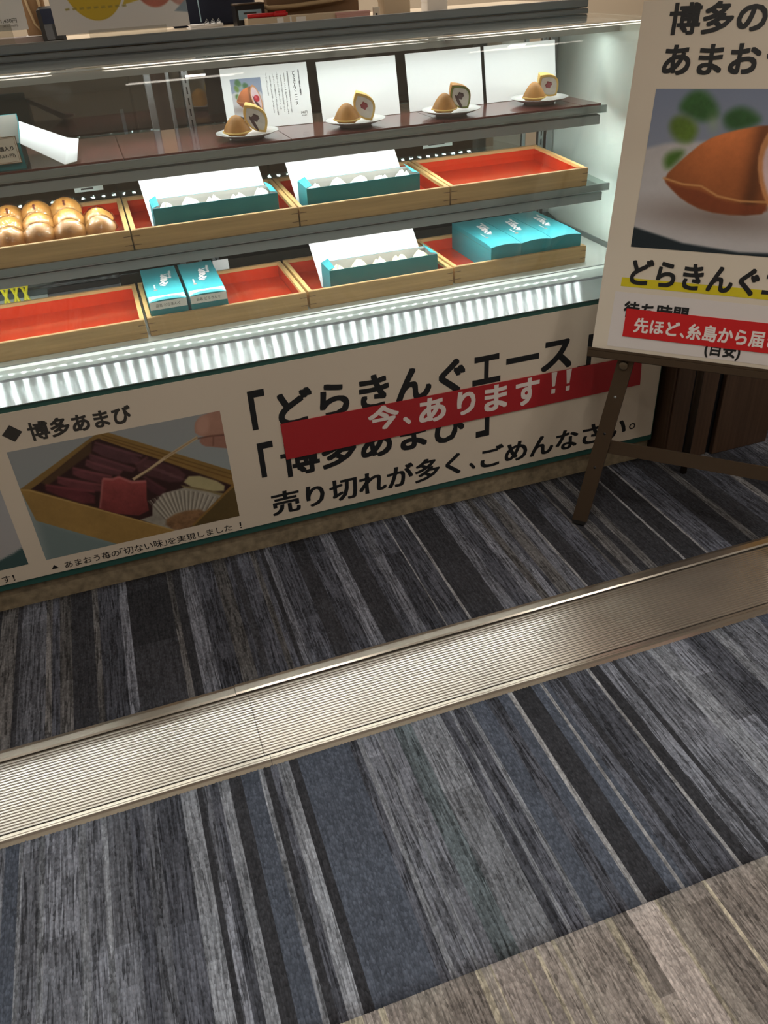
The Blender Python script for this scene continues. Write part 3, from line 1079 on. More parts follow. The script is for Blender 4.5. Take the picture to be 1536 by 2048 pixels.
# ------------------------------------------------------------------ closed gift boxes
def closed_box(label, grp, band, W=.1075, D=.322, H=.086, arch=.0055):
    t = thing('gift_box', label, 'gift box', group=grp)
    n = 9
    mb = MB()
    vs, fs = [], []
    ny = 7

    def zt_(u, s):
        edge = arch * (1 - 4 * (u - .5) ** 2)
        k = max(0, 1 - s / .18)
        return H - arch * k * .9 + edge * k

    for j in range(ny):
        s = (j / (ny - 1)) ** 1.7
        for i in range(n):
            u = i / (n - 1)
            vs.append((u * W, s * D, zt_(u, s)))
    for j in range(ny - 1):
        for i in range(n - 1):
            a = j * n + i
            fs.append((a, a + 1, a + n + 1, a + n))
    mb.add(vs, fs, True)
    # front, back, sides, floor
    bot = [(i / (n - 1) * W, 0, 0) for i in range(n)]
    mb.add([vs[i] for i in range(n)] + bot, [(i, i + n, i + n + 1, i + 1) for i in range(n - 1)])
    bk = [(i / (n - 1) * W, D, 0) for i in range(n)]
    mb.add([vs[(ny - 1) * n + i] for i in range(n)] + bk, [(i, i + 1, i + n + 1, i + n) for i in range(n - 1)])
    for c in (0, n - 1):
        col_ = [vs[j * n + c] for j in range(ny)]
        x = 0 if c == 0 else W
        low = [(x, p[1], 0) for p in col_]
        mb.add(col_ + low, [(j, j + 1, j + ny + 1, j + ny) for j in range(ny - 1)])
    mb.add([(0, 0, 0), (W, 0, 0), (W, D, 0), (0, D, 0)], [(0, 3, 2, 1)])
    part('carton', mb, M_TEAL, t, world=False)
    # lid seam on both sides
    part('lid_seam', MB().box(-.0004, .0002, .012, D - .004, H - .016, H - .0148).box(W - .0002, W + .0004, .012, D - .004, H - .016, H - .0148), M_TEALEDGE, t, world=False)
    O, ex, ey = (0, 0, H + .0003), (1, 0, 0), (0, 1, 0)
    lettering('どらきんぐ', O, ex, ey, W * .38, W * .64, D * .38, D * .76, M_WHITEINK, t, bold=.06, vertical=True, slant=.014)
    lettering('あまおう苺', O, ex, ey, W * .70, W * .80, D * .60, D * .84, M_WHITEINK, t, bold=.03, vertical=True, slant=.006)
    lettering('伊都', O, ex, ey, W * .24, W * .29, D * .34, D * .46, M_WHITEINK, t, bold=.03, vertical=True)
    part('seal_mark', MB().lathe([(.0002, 0), (.0058, 0)], 14, Matrix.Translation((W * .27, D * .30, H + .0008))), M_SEAL, t, world=False)
    if band:
        bd = MB()
        bd.add([(.003, .036, H + .0015), (W - .003, .036, H + .0015), (W - .001, -.0012, H - .004), (.001, -.0012, H - .004), (W - .001, -.0015, H - .026), (.001, -.0015, H - .026)],
               [(0, 3, 2, 1), (3, 5, 4, 2)])
        bd.add([(.003, .036, H + .0003), (W - .003, .036, H + .0003), (W - .001, -.0004, H - .0045), (.001, -.0004, H - .0045), (W - .001, -.0004, H - .026), (.001, -.0004, H - .026)],
               [(0, 1, 2, 3), (3, 2, 4, 5)])
        b_ = part('label_band', bd, M_FOIL, t, world=False, label='white printed band across the front edge')
        lettering('品名 どらきんぐ', (0, -.0016, 0), (1, 0, 0), (0, 0, 1), .018, W - .02, H - .019, H - .010, M_INK2, b_, bold=.0)
    return t


g3 = 'closed teal boxes in the right-hand tray'
c1 = closed_box('closed teal box in the three-box tray, the one next to bare red lacquer', g3, False)
in_tray(c1, BOT[3], .1335, .0155, .0094, .0, 0)
c2 = copy_tree(c1)
c2['label'] = 'closed teal box in the three-box tray, middle one of the three'
in_tray(c2, BOT[3], .2422, .0155, .0094)
c3 = copy_tree(c1)
c3['label'] = 'closed teal box in the three-box tray, nearest the end wall of the case'
in_tray(c3, BOT[3], .3510, .0155, .0094)
g2 = 'closed teal boxes with white bands'
d1 = closed_box('closed teal box with white band, against the divider of the empty left tray', g2, True, arch=.004)
in_tray(d1, BOT[1], .0145, .018, .0094, -.004)
d2 = copy_tree(d1)
d2['label'] = 'closed teal box with white band, beside the bare red lacquer of its tray'
in_tray(d2, BOT[1], .131, .018, .0094, -.01)


# ------------------------------------------------------------------ round buns in film
def lens_mesh(R=.0425, T=.030, B=.022, seg=28):
    prof = [(.0006, T)]
    for a in np.linspace(.12, 1, 7):
        prof.append((R * a, T * (1 - a ** 2.6)))
    prof[-1] = (R, .001)
    prof.append((R * 1.015, -.001))
    for a in np.linspace(1, .12, 7)[1:]:
        prof.append((R * a, -B * (1 - a ** 2.6)))
    prof.append((.0006, -B))
    return prof


def make_bun(label):
    t = thing('wrapped_bun', label, 'bun', group='film-wrapped buns heaped in the tray')
    part('bun', MB().lathe(lens_mesh(), 28), M_BUN, t, world=False)
    mb = MB()
    prof = [(r * 1.05 + .001, z * 1.07 + (.0012 if z > 0 else -.0012)) for r, z in lens_mesh()]
    prof[0] = (.0006, prof[0][1])
    prof[-1] = (.0006, prof[-1][1])
    mb.lathe(prof, 40)
    r = random.Random(4)
    nv = []
    for p in mb.v:
        a = math.atan2(p[1], p[0])
        rr = math.hypot(p[0], p[1])
        k = 1 + (.05 * math.sin(7 * a) + .03 * math.sin(13 * a + 1)) * (rr / .047) ** 2
        nv.append((p[0] * k, p[1] * k, p[2] + .0012 * math.sin(9 * a + rr * 200)))
    mb.v = nv
    part('film', mb, M_FILM, t, world=False, label='clear wrapping film')
    lettering('伊都', (0, 0, .0), (1, 0, 0), (0, 1, 0), -.004, .004, -.004, .014, M_BRAND, t, bold=.05, vertical=True, lift=.0300, name='branded_mark')
    return t


bun0 = make_bun('')
# world x, y, z of the centre, lean of the face towards the viewer, turn
BUNS = [(-.273, 2.428, .945, .62, .1, 'front row, leftmost'), (-.197, 2.424, .946, .66, -.1, 'front row, second from the left'),
        (-.116, 2.424, .946, .58, .12, 'front row, third from the left'), (-.036, 2.428, .944, .42, -.2, 'front row, nearest the tray divider'),
        (-.273, 2.492, .958, .66, .1, 'middle row, leftmost'), (-.197, 2.486, .960, .72, 0, 'middle row, second from the left'),
        (-.116, 2.488, .960, .66, .05, 'middle row, third from the left'), (-.038, 2.497, .952, .40, -.15, 'middle row, nearest the tray divider'),
        (-.273, 2.562, .972, .80, .05, 'back row, leftmost'), (-.199, 2.558, .975, .82, -.05, 'back row, second from the left'),
        (-.119, 2.560, .975, .78, .02, 'back row, the one by bare red lacquer')]
for i, (x, y, z, ln, tz, lb) in enumerate(BUNS):
    t = bun0 if i == 0 else copy_tree(bun0)
    t.location = (x, y, z)
    t.rotation_euler = (ln, 0, tz)
    if i < 8:                                            # only the back row shows its brand
        for ch in [q for q in t.children if q.name.startswith('branded_mark')]:
            if i:
                bpy.data.objects.remove(ch)
            else:
                ch0 = ch
    t['label'] = 'film-wrapped bun in the heap, %s' % lb
bpy.data.objects.remove(ch0)

# ------------------------------------------------------------------ plates with halved buns on the top shelf
SH = SZ + .0062


def make_plate(label):
    pr = [(.0006, .002), (.040, .002), (.043, 0), (.048, 0), (.050, .004), (.072, .010), (.090, .0165), (.0915, .0180), (.089, .0185),
          (.070, .0125), (.050, .0070), (.0006, .0062)]
    mb = MB().lathe(pr, 48)
    nv = []
    for p in mb.v:
        a = math.atan2(p[1], p[0])
        rr = math.hypot(p[0], p[1])
        k = 1 + .012 * math.sin(12 * a) * max(0, (rr - .06) / .03)
        nv.append((p[0] * k, p[1] * k, p[2]))
    mb.v = nv
    o = link('plate', mb.mesh('plate'), M_PORC)
    tag(o, label, 'plate', 'small white plates on the top shelf')
    return o


def half_lens(R=.043, T=.036, B=.017, nx=17, na=9, peak=1.5):
    """half of a filled bun cut through its middle: the cut lies in the XZ plane, the round side towards -Y"""
    vs, fs = [], []
    for i in range(nx):
        x = -R + 2 * R * i / (nx - 1)
        dmax = math.sqrt(max(1e-8, R * R - x * x))
        for j in range(na):
            for sgn in (1, -1):
                pass
        for j in range(2 * na - 1):
            s = j / (2 * na - 2)               # 0 top of the cut .. 0.5 rim .. 1 bottom of the cut
            if s <= .5:
                q = s / .5
                d = dmax * math.sin(q * PI / 2)
                rr = math.hypot(x, d) / R
                z = T * max(0, 1 - rr ** peak)
            else:
                q = (1 - s) / .5
                d = dmax * math.sin(q * PI / 2)
                rr = math.hypot(x, d) / R
                z = -B * max(0, 1 - rr ** 2.4)
            vs.append((x, -d, z))
    m_ = 2 * na - 1
    for i in range(nx - 1):
        for j in range(m_ - 1):
            a = i * m_ + j
            fs.append((a, a + 1, a + m_ + 1, a + m_))
    mb = MB().add(vs, fs, True)
    # close the cut
    topc = [vs[i * m_] for i in range(nx)]
    botc = [vs[i * m_ + m_ - 1] for i in range(nx)]
    mb.add(topc + botc, [(i, i + 1, nx + i + 1, nx + i) for i in range(nx - 1)])
    return mb


def lens_face(k, y, R=.043, T=.036, B=.017, nx=17, peak=1.5, cx=0, cz=0):
    tp, bt = [], []
    for i in range(nx):
        x = -R + 2 * R * i / (nx - 1)
        rr = abs(x) / R
        zt2 = T * max(0, 1 - rr ** peak)
        zb2 = -B * max(0, 1 - rr ** 2.4)
        tp.append((cx + x * k, y, cz + zt2 * k))
        bt.append((cx + x * k, y, cz + zb2 * k))
    mb = MB().add(tp + bt, [(i, i + 1, nx + i + 1, nx + i) for i in range(nx - 1)])
    tp2 = [(p[0], y - .004, p[2]) for p in tp]
    bt2 = [(p[0], y - .004, p[2]) for p in bt]
    mb.add(tp + tp2, [(i, i + 1, nx + i + 1, nx + i) for i in range(nx - 1)])
    mb.add(bt + bt2, [(i, i + 1, nx + i + 1, nx + i) for i in range(nx - 1)])
    return mb


def whole_half(label):
    t = thing('bun_half', label, 'bun', group='halved buns on plates, rounded side to the front')
    part('bun', half_lens(.039, .040, .020, peak=2.0), M_BUN, t, world=False)
    r = MB()
    pts = [(-.0405 * math.cos(a), -.0405 * math.sin(a), -.001) for a in np.linspace(0.05, PI - .05, 16)]
    r.tube(pts, .0022, 6)
    part('pressed_rim', r, M_BUNE, t, world=False)
    return t


def cut_half(label, green, strong):
    t = thing('bun_half', label, 'bun', group='halved buns on plates, cut face to the front')
    # face looks along +Y in the mesh, turned later
    part('bun', half_lens(.046, .030, .026, peak=1.9), M_BUNE if not green else M_BUN, t, world=False)
    if green:
        part('green_crumb', lens_face(.95, .0012, .046, .030, .026, peak=1.9), M_GREENBUN, t, world=False)
    part('filling', lens_face(.80, .0022, .046, .030, .026, peak=1.9), M_CREAMF, t, world=False)
    b = MB()
    bm = bmesh.new()
    bmesh.ops.create_icosphere(bm, subdivisions=3, radius=1)
    bm.verts.index_update()
    co = [v.co.copy() for v in bm.verts]
    fa = [[v.index for v in f.verts] for f in bm.faces]
    bm.free()
    b.add([(p.x * .011 + .004 + .002 * math.sin(5 * p.z), .0022 + p.y * .0022, p.z * .0095 + .002 + .001 * math.sin(7 * p.x)) for p in co], fa, True)
    part('strawberry', b, M_BEAN if strong else M_BERRY, t, world=False)
    b2 = MB()
    b2.add([(p.x * .024 - .006, .0020 + p.y * .0016, p.z * .0042 - .0105 + .25 * p.x * .01) for p in co], fa, True)
    if strong:
        part('bean_paste', b2, M_BEAN, t, world=False)
    return t


PL = [(.427, 2.530, 'plate of the info card with the fruit photo'), (.757, 2.534, 'second plate from the photo card'),
      (1.064, 2.525, 'plate of the green tea bun'), (1.385, 2.560, 'plate nearest the end wall')]
pl0 = make_plate('')
wh0 = whole_half('')
for i, (x, y, lb) in enumerate(PL):
    p = pl0 if i == 0 else copy_tree(pl0)
    p.location = (x, y, SH)
    p.rotation_euler = (0, 0, .3 * i)
    p['label'] = 'white plate with two bun halves, ' + ['in front of the photo card', 'in front of the blank card beside the photo card',
                                                       'under the green-edged bun half', 'nearest the end wall of the case'][i]
    h = wh0 if i == 0 else copy_tree(wh0)
    h.location = (x - .030, y - .014, SH + .0255)
    h.rotation_euler = (.08, 0, -.25 + .12 * i)
    h['label'] = 'rounded bun half on the plate ' + ['before the photo card', 'before the blank card beside the photo card', 'with the green-edged half',
                                                       'nearest the end wall'][i]
    c = cut_half('cut bun half showing its filling ' + ['before the photo card', 'before the blank card beside the photo card', 'with a green rim', 'nearest the end wall'][i],
                 i == 2, i in (0, 2))
    c.scale = (1.1, 1.1, 1.1)
    c.location = (x + .028, y - .006, SH + .048)
    c.rotation_euler = Matrix(((1, 0, 0), (0, 1, 0), (0, 0, 1))).to_euler()
    M = Matrix.Rotation(math.radians([-8, -10, -2, -2][i]), 4, 'Z') @ Matrix.Rotation(math.radians(24), 4, 'X') @ \
        Matrix.Rotation(math.radians([58, 62, 50, 44][i]), 4, 'Y') @ Matrix.Rotation(PI, 4, 'Z')
    c.rotation_euler = M.to_euler()

# ------------------------------------------------------------------ standing cards behind the plates
LEAN = .20


def std_card(label, x0, x1, y, hgt, twist=0.0, photo=False):
    t = thing('display_card', label, 'card', (x0, y, SH), (-LEAN, 0, twist), 'white cards standing on the top shelf')
    W = x1 - x0
    part('card', MB().box(0, W, 0, .0012, .001, hgt), M_CARD, t, world=False)
    part('easel_back', MB().add([(W * .4, .0012, hgt * .6), (W * .6, .0012, hgt * .6), (W * .6, .05, .012), (W * .4, .05, .012), (W * .4, .0012, .003), (W * .6, .0012, .003)],
                               [(0, 1, 2, 3), (0, 3, 4), (1, 5, 2), (4, 3, 2, 5)]), M_CARD, t, world=False)
    return t


cd1 = std_card('white display card printed with a fruit bun photo and vertical text', .398, .660, 2.690, .168, -.10)
std_card('blank white display card next to the photo card', .690, .944, 2.660, .165, -.02)
std_card('blank white display card behind the green-edged bun half', .980, 1.238, 2.663, .165, 0)
std_card('blank white display card nearest the end wall', 1.252, 1.508, 2.668, .165, 0)


def bun_photo(w_, h_, asp, ku=1.0):
    """print: filled bun with clover on a white plate; same picture on the easel board and on the small card"""
    p = Pic(w_, h_, asp)
    p.u, p.a = p.u / ku, asp * ku
    p.fill((168, 172, 184), (128, 140, 166))
    p.poly([(-.1, -.2), (-.1, .60), (.076, .666), (.154, .68), (.5, .70), (1.1, .62), (1.1, -.2)], (196, 194, 198), .02, grain=.02, smooth=1)
    p.poly([(-.2, -.3), (-.2, .20), (0, .133), (.29, .049), (.60, .016), (.9, .03), (1.2, .10), (1.2, -.3)], (34, 46, 54), .012)
    p.ell(.46, .225, .40, .07, -.05, (132, 116, 108), .10, .85)
    gr = [([(.132, .888), (.184, .984), (.258, .995), (.338, .911), (.361, .826), (.27, .803), (.187, .845)], (58, 104, 54)),
          ([(.369, .837), (.441, .901), (.518, .881), (.594, .809), (.431, .742)], (52, 96, 52)),
          ([(.099, .778), (.129, .844), (.208, .834), (.268, .76), (.233, .671), (.152, .691)], (96, 126, 48)),
          ([(.103, .555), (.123, .623), (.229, .638), (.142, .5)], (74, 112, 46))]
    for pts, c in gr:
        p.poly(pts, c, .035, grain=.10, smooth=2)
    p.ell(.335, .80, .03, .05, .3, (150, 170, 140), .04, .6)
    sh = .80 + .55 * np.clip((p.v - .27) / .5, 0, 1) * np.exp(-((p.u - .42) / .28) ** 2)
    sh = sh * (1 - .35 * np.exp(-((p.u - .60) / .05) ** 2))
    p.poly([(.118, .459), (.208, .581), (.307, .695), (.42, .752), (.62, .80), (.72, .78), (.72, .272), (.554, .244), (.377, .261), (.249, .322), (.155, .409)],
           (176, 102, 58), .008, grain=.05, shade=sh, smooth=1)
    p.poly([(.13, .44), (.233, .40), (.34, .39), (.43, .34), (.557, .315), (.70, .32), (.70, .272), (.554, .246), (.377, .264), (.249, .325), (.155, .41)],
           (132, 66, 40), .012, .8, grain=.05, smooth=1)
    p.line([(.118, .459), (.233, .424), (.332, .418), (.429, .361), (.557, .335), (.691, .338)], .006, (206, 150, 96), .006)
    # cut half
    cut = [(.66, .83), (.60, .70), (.597, .575), (.64, .42), (.74, .24), (.90, .17), (.97, .26), (.95, .48), (.84, .72), (.74, .83)]
    p.poly(cut, (202, 140, 92), .008, grain=.05, smooth=1)
    inn2 = [((x - .775) * .84 + .775, (y - .5) * .84 + .5) for x, y in cut]
    p.poly(inn2, (222, 196, 200), .012, grain=.04, smooth=1)
    p.poly([(.655, .60), (.70, .42), (.80, .27), (.90, .23), (.86, .32), (.74, .46)], (62, 34, 40), .012, smooth=1)
    p.ell(.79, .49, .075, .085, .4, (188, 30, 48), .012, grain=.12)
    p.ell(.77, .52, .02, .03, .4, (240, 150, 150), .02, .7)
    return p


cp = bun_photo(84, 92, .84)
cp.obj('photo', (0, 0, 0), (1, 0, 0), (0, 0, 1), .026, .118, .028, .138, M_PRINT, cd1, local=True)
O_, ex_, ey_ = (0, 0, 0), (1, 0, 0), (0, 0, 1)
lettering('あまおう苺どら焼き', O_, ex_, ey_, .232, .2375, .080, .150, M_INK, cd1, bold=.02, vertical=True)
lettering('どらきんぐ', O_, ex_, ey_, .215, .224, .090, .148, M_INK, cd1, bold=.01, vertical=True)
lettering('エース', O_, ex_, ey_, .2155, .2235, .054, .084, M_INK, cd1, bold=.01, vertical=True)
for i, s in enumerate(['福岡県産の苺あまおうを', 'まるごと一粒包みました', '北海道小豆の粒あんと', 'ふわふわの生クリーム', 'しっとり焼き上げた生地', 'お早めにお召し上がり', 'くださいませ']):
    xx = .203 - i * .0108
    yb = .148 - .0102 * len(s)
    lettering(s, O_, ex_, ey_, xx - .0045, xx, yb - .004 * (i % 3), .148 - .004 * (i % 3), M_INK2, cd1, bold=.0, vertical=True)
lettering('545円', O_, ex_, ey_, .228, .248, .029, .0365, M_INK, cd1, bold=.0)
lettering('(税込588円)', O_, ex_, ey_, .230, .246, .0225, .0265, M_INK2, cd1, bold=.0)

# ------------------------------------------------------------------ left end of the top shelf: open box with bun, lid, price sign
lb = thing('gift_box', 'open teal box holding a round bun, behind the small price sign', 'gift box', (-.30, 2.45, SH))
part('box_body', MB().box(-.12, .118, 0, .0016, 0, .062).box(-.12, .118, .168, .1696, 0, .112).box(-.12, -.1184, .0016, .168, 0, .085)
     .add([(.1164, .0016, 0), (.118, .0016, 0), (.118, .168, 0), (.1164, .168, 0), (.1164, .0016, .062), (.118, .0016, .062), (.118, .168, .094), (.1164, .168, .094)],
          [(0, 3, 2, 1), (4, 5, 6, 7), (0, 1, 5, 4), (1, 2, 6, 5), (2, 3, 7, 6), (3, 0, 4, 7)]), M_TEAL, lb, world=False)
part('lining', MB().box(-.118, .1155, .1668, .1678, 0, .111).box(-.118, .1155, .002, .003, 0, .0615).box(-.118, .1155, .003, .166, 0, .003), M_TEALW, lb, world=False)
hf, hb = Vector((.119, .002, .060)), Vector((.119, .166, .094))
ef, eb = Vector((.215, -.016, .0012)), Vector((.232, .185, .038))
ff, fb_ = Vector((.247, -.014, .006)), Vector((.262, .170, .034))
vs, dn = [], Vector((0, 0, -.0013))
for p in (hf, hb, ef, eb, ff, fb_):
    vs.append(p)
for p in (hf, hb, ef, eb, ff, fb_):
    vs.append(p + dn)
part('lid', MB().add(vs, [(0, 2, 3, 1), (2, 4, 5, 3), (7, 9, 8, 6), (9, 11, 10, 8), (0, 1, 7, 6), (0, 6, 8, 2), (2, 8, 10, 4), (4, 10, 11, 5), (5, 11, 9, 3), (3, 9, 7, 1)]),
     M_CARD, lb, world=False, label='white lid folded open down to the shelf')
bt = thing('wrapped_bun', 'large film-wrapped bun lying in the open box on the top shelf', 'bun', (-.262, 2.53, SH + .034), (.35, 0, 0))
part('bun', MB().lathe(lens_mesh(.062, .038, .026), 28), M_BUN, bt, world=False)
fm = MB().lathe([(r * 1.05 + (.001 if r > .001 else 0), z * 1.08 + (.001 if z > 0 else -.001)) for r, z in lens_mesh(.062, .038, .026)], 36)
part('film', fm, M_FILM, bt, world=False, label='clear wrapping film')
part('red_label', MB().add([(-.03, .0, .0405), (.02, .0, .0415), (.02, .036, .036), (-.03, .036, .035), (-.03, .0, .0415), (.02, .0, .0425), (.02, .036, .037), (-.03, .036, .036)],
                           [(0, 3, 2, 1), (4, 5, 6, 7), (0, 1, 5, 4), (1, 2, 6, 5), (2, 3, 7, 6), (3, 0, 4, 7)]), mat('pink_label', (214, 118, 96), .5), bt, world=False)
ps = thing('price_sign', 'small cream price sign with brown border before the top-shelf box', 'sign', (-.268, 2.437, SH), (-.16, 0, .03))
part('card', MB().box(-.075, .080, 0, .0022, .016, .080), mat('brown_border', (120, 92, 62), .5), ps, world=False)
part('face', MB().box(-.073, .078, -.0005, .0004, .018, .078), M_CREAM, ps, world=False)
part('inner_border', MB().box(-.070, .075, -.0008, -.0004, .0755, .0763).box(-.070, .075, -.0008, -.0004, .0197, .0205).box(.0742, .075, -.0008, -.0004, .0197, .0763), M_KRAFT, ps, world=False)
part('stand', MB().box(-.02, .02, .0022, .012, .0005, .05), M_ACRYL, ps, world=False)
OO, EX, EZ = (0, -.0009, 0), (1, 0, 0), (0, 0, 1)
lettering('どらきんぐ', OO, EX, EZ, .000, .040, .064, .071, M_INK, ps, bold=.0)
lettering('エース6個入り', OO, EX, EZ, -.012, .068, .047, .058, M_INK, ps, bold=.02)
lettering('3,270円(税込3,531円)', OO, EX, EZ, -.035, .068, .030, .040, M_INK, ps, bold=.01)

# ------------------------------------------------------------------ poster on the case front
PY = 2.050
po = thing('poster', 'wide cream poster with large black lettering on the case base', 'poster', (.4, PY, .10))
part('board', MB().box(-1.58, 1.612, PY, PY + .004, .1035, .6165), M_CREAM, po)
PO, PX, PZ = (0, PY, 0), (1, 0, 0), (0, 0, 1)


def plt(s, x0, x1, z0, z1, m=M_INK, **k):
    return lettering(s, PO, PX, PZ, x0, x1, z0, z1, m, po, **k)


dm = MB()
dm.add([(-.393, PY - .0006, .5595), (-.368, PY - .0006, .535), (-.343, PY - .0006, .5595), (-.368, PY - .0006, .584)], [(0, 1, 2, 3)])
part('lettering', dm, M_INK2, po)
plt('博多あまび', -.3300, -.0680, .5265, .5800, M_INK2, bold=.028)
tr_ = MB()
tr_.add([(-.391, PY - .0006, .1195), (-.371, PY - .0006, .1195), (-.381, PY - .0006, .133)], [(0, 1, 2)])
part('lettering', tr_, M_INK, po)
plt('あまおう苺の', -.3535, -.200, .1125, .1355, bold=.003)
plt('「切ない味」', -.197, -.062, .1105, .1375, bold=.003)
plt('を実現しました', -.058, .135, .1100, .1335, bold=.003)
plt('！', .1585, .1640, .1105, .1315, bold=.003)
plt('す', -.525, -.503, .1100, .1330, bold=.003)
plt('！', -.4970, -.4920, .1110, .1310, bold=.003)
# headline, partly covered by the red strip
plt('「', .2455, .2930, .4290, .5510, bold=.028)
plt('どらきんぐ', .3230, .9050, .4170, .5310, bold=.028)
plt('エ', .9285, 1.0225, .4260, .5210, bold=.028)
plt('ー', 1.0410, 1.1530, .4760, .4960, bold=.028)
plt('ス', 1.1620, 1.2700, .4260, .5250, bold=.028)
plt('」', 1.2920, 1.3400, .4000, .5230, bold=.028)
plt('「', .2490, .2950, .2690, .3850, bold=.028)
plt('博多あまび', .3120, .9080, .2500, .3640, bold=.028)
plt('」', .9420, .9890, .2440, .3660, bold=.028)
# apology line in a brush-like weight
plt('売り切れが多く', .2640, .8900, .1250, .2080, bold=.016, serif=.030)
plt('、', .9200, .9420, .1300, .1560, bold=.016, serif=.030)
plt('ごめんなさい', .9600, 1.5050, .1230, .2020, bold=.016, serif=.030)
plt('。', 1.5170, 1.5420, .1430, .1670, bold=.004)


def amabi_photo():
    p = Pic(330, 209, .560 / .355)
    p.fill((150, 166, 170), (152, 158, 162))
    g = p
    g.poly([(.02, .40), (.36, .01), (.9, .0), (.5, -.1), (.0, -.1)], (112, 132, 134), .06, .8)
    g.poly([(.001, .677), (.423, 1.02), (1.01, .443), (1.02, -.02), (.729, -.02), (.362, -.005), (.021, .379)], (148, 118, 62), .006, grain=.04)
    g.poly([(.044, .66), (.377, .98), (.424, .962), (.99, .315), (.927, .224), (.651, -.01), (.498, .17)], (54, 34, 34), .012)
    g.poly([(.001, .677), (.423, 1.02), (.43, .985), (.375, .95), (.10, .70), (.035, .655)], (134, 108, 62), .006, grain=.05)
    g.poly([(.10, .70), (.377, .955), (.36, .86), (.12, .66)], (82, 62, 44), .012)
    # far rim with two wood lines
    g.poly([(.40, 1.01), (.461, 1.0), (1.01, .443), (.995, .325), (.423, .95)], (140, 112, 62), .006, grain=.06)
    g.line([(.43, .99), (1.0, .415)], .004, (108, 82, 44), .006)
    g.line([(.43, .965), (1.0, .37)], .005, (112, 82, 44), .006)
    mo = [([(.361, .86), (.389, .938), (.586, .745), (.542, .669)], (88, 58, 64)), ([(.342, .792), (.351, .849), (.539, .647), (.518, .616)], (92, 58, 64)),
          ([(.312, .751), (.328, .805), (.474, .649), (.452, .611)], (100, 62, 68)), ([(.246, .693), (.258, .764), (.421, .624), (.394, .556)], (104, 60, 66)),
          ([(.167, .648), (.178, .712), (.363, .569), (.352, .494)], (108, 60, 66)), ([(.106, .611), (.116, .669), (.323, .522), (.302, .387)], (100, 50, 56)),
          ([(.55, .604), (.544, .684), (.609, .728), (.785, .527), (.729, .421)], (84, 54, 58)), ([(.568, .437), (.569, .565), (.657, .401), (.633, .346)], (76, 44, 50))]
    for pts, c in mo:
        g.poly(pts, c, .012, grain=.10, smooth=1)
        g.line([pts[1], pts[2]], .010, tuple(min(255, int(x * 1.35)) for x in c), .012, .75)
    for k in range(4):
        a = (.585 + .035 * k, .66 - .045 * k)
        g.line([a, (a[0] + .09, a[1] - .085)], .006, (112, 78, 82), .010, .7)
    g.poly([(.737, .417), (.80, .505), (.958, .345), (.939, .252)], (176, 168, 128), .010, grain=.03, smooth=1)
    g.poly([(.737, .417), (.75, .37), (.93, .215), (.939, .255)], (136, 124, 88), .010)
    # paper cup and powder
    g.poly([(.574, .288), (.637, .377), (.751, .387), (.864, .30), (.945, .215), (.845, .10), (.76, .0), (.651, -.01), (.499, .18), (.561, .193)], (160, 156, 146), .008, grain=.08)
    for k in range(17):
        s = k / 16
        tx, ty = .56 + .37 * s, .30 + .11 * math.sin(PI * (s * .9 + .12)) - .10 * s
        bx, by = .62 + .22 * s, .10 + .09 * math.sin(PI * min(1, s + .1)) - .03 * s
        g.line([(tx, ty), (bx, by)], .0055, (112, 106, 98), .006, .75)
        g.line([(tx + .010, ty), (bx + .007, by)], .004, (206, 202, 190), .006, .7)
    g.poly([(.60, .11), (.697, .175), (.837, .145), (.80, .02), (.66, -.02)], (128, 98, 70), .014, grain=.22, smooth=1)
    # near walls of the wooden box
    g.poly([(-.001, .67), (.035, .655), (.651, .003), (.58, -.02), (.361, -.01), (.021, .379)], (158, 128, 74), .006, grain=.05)
    g.line([(.0, .672), (.035, .655), (.65, .004)], .006, (182, 154, 98), .006)
    g.poly([(1.01, .303), (1.02, -.02), (.70, -.02), (.76, .021), (.916, .211)], (96, 80, 48), .006, grain=.06)
    g.line([(.75, .012), (.916, .211), (1.0, .318)], .010, (138, 108, 60), .006)
    # held piece
    red = [(.375, .625), (.42, .60), (.452, .612), (.49, .56), (.508, .542), (.576, .522), (.555, .36), (.551, .248), (.496, .221), (.40, .28), (.319, .363)]
    sh2 = .85 + .4 * np.clip((p.v - .25) / .35, 0, 1)
    g.poly(red, (130, 62, 62), .006, grain=.10, shade=sh2)
    g.line([(.378, .622), (.42, .598), (.452, .608), (.505, .54), (.572, .52)], .011, (186, 112, 112), .010, .85)
    g.line([(.375, .61), (.325, .37)], .006, (190, 130, 128), .010, .6)
    # fork-shaped pick
    g.line([(.515, .560), (.60, .615), (.69, .690), (.867, .812)], .0125, (196, 176, 142), .005)
    g.line([(.532, .556), (.62, .62), (.655, .648)], .0035, (110, 92, 72), .004)
    g.line([(.69, .690), (.867, .812)], .005, (166, 142, 108), .005)
    # fingers
    g.poly([(.86, .84), (.862, .90), (.875, .955), (.915, .99), (1.02, 1.02), (1.02, .74), (.927, .786)], (172, 132, 116), .008, grain=.04, smooth=1)
    g.poly([(.868, .79), (.925, .81), (1.02, .80), (1.02, .65), (.934, .70), (.886, .724)], (160, 118, 104), .008, grain=.04, smooth=1)
    g.ell(.905, .905, .05, .085, -.35, (190, 150, 134), .02, .9)
    g.line([(.868, .80), (.93, .80), (1.0, .785)], .006, (112, 76, 66), .008)
    g.line([(.935, .71), (.945, .79)], .005, (112, 76, 66), .010, .8)
    return p


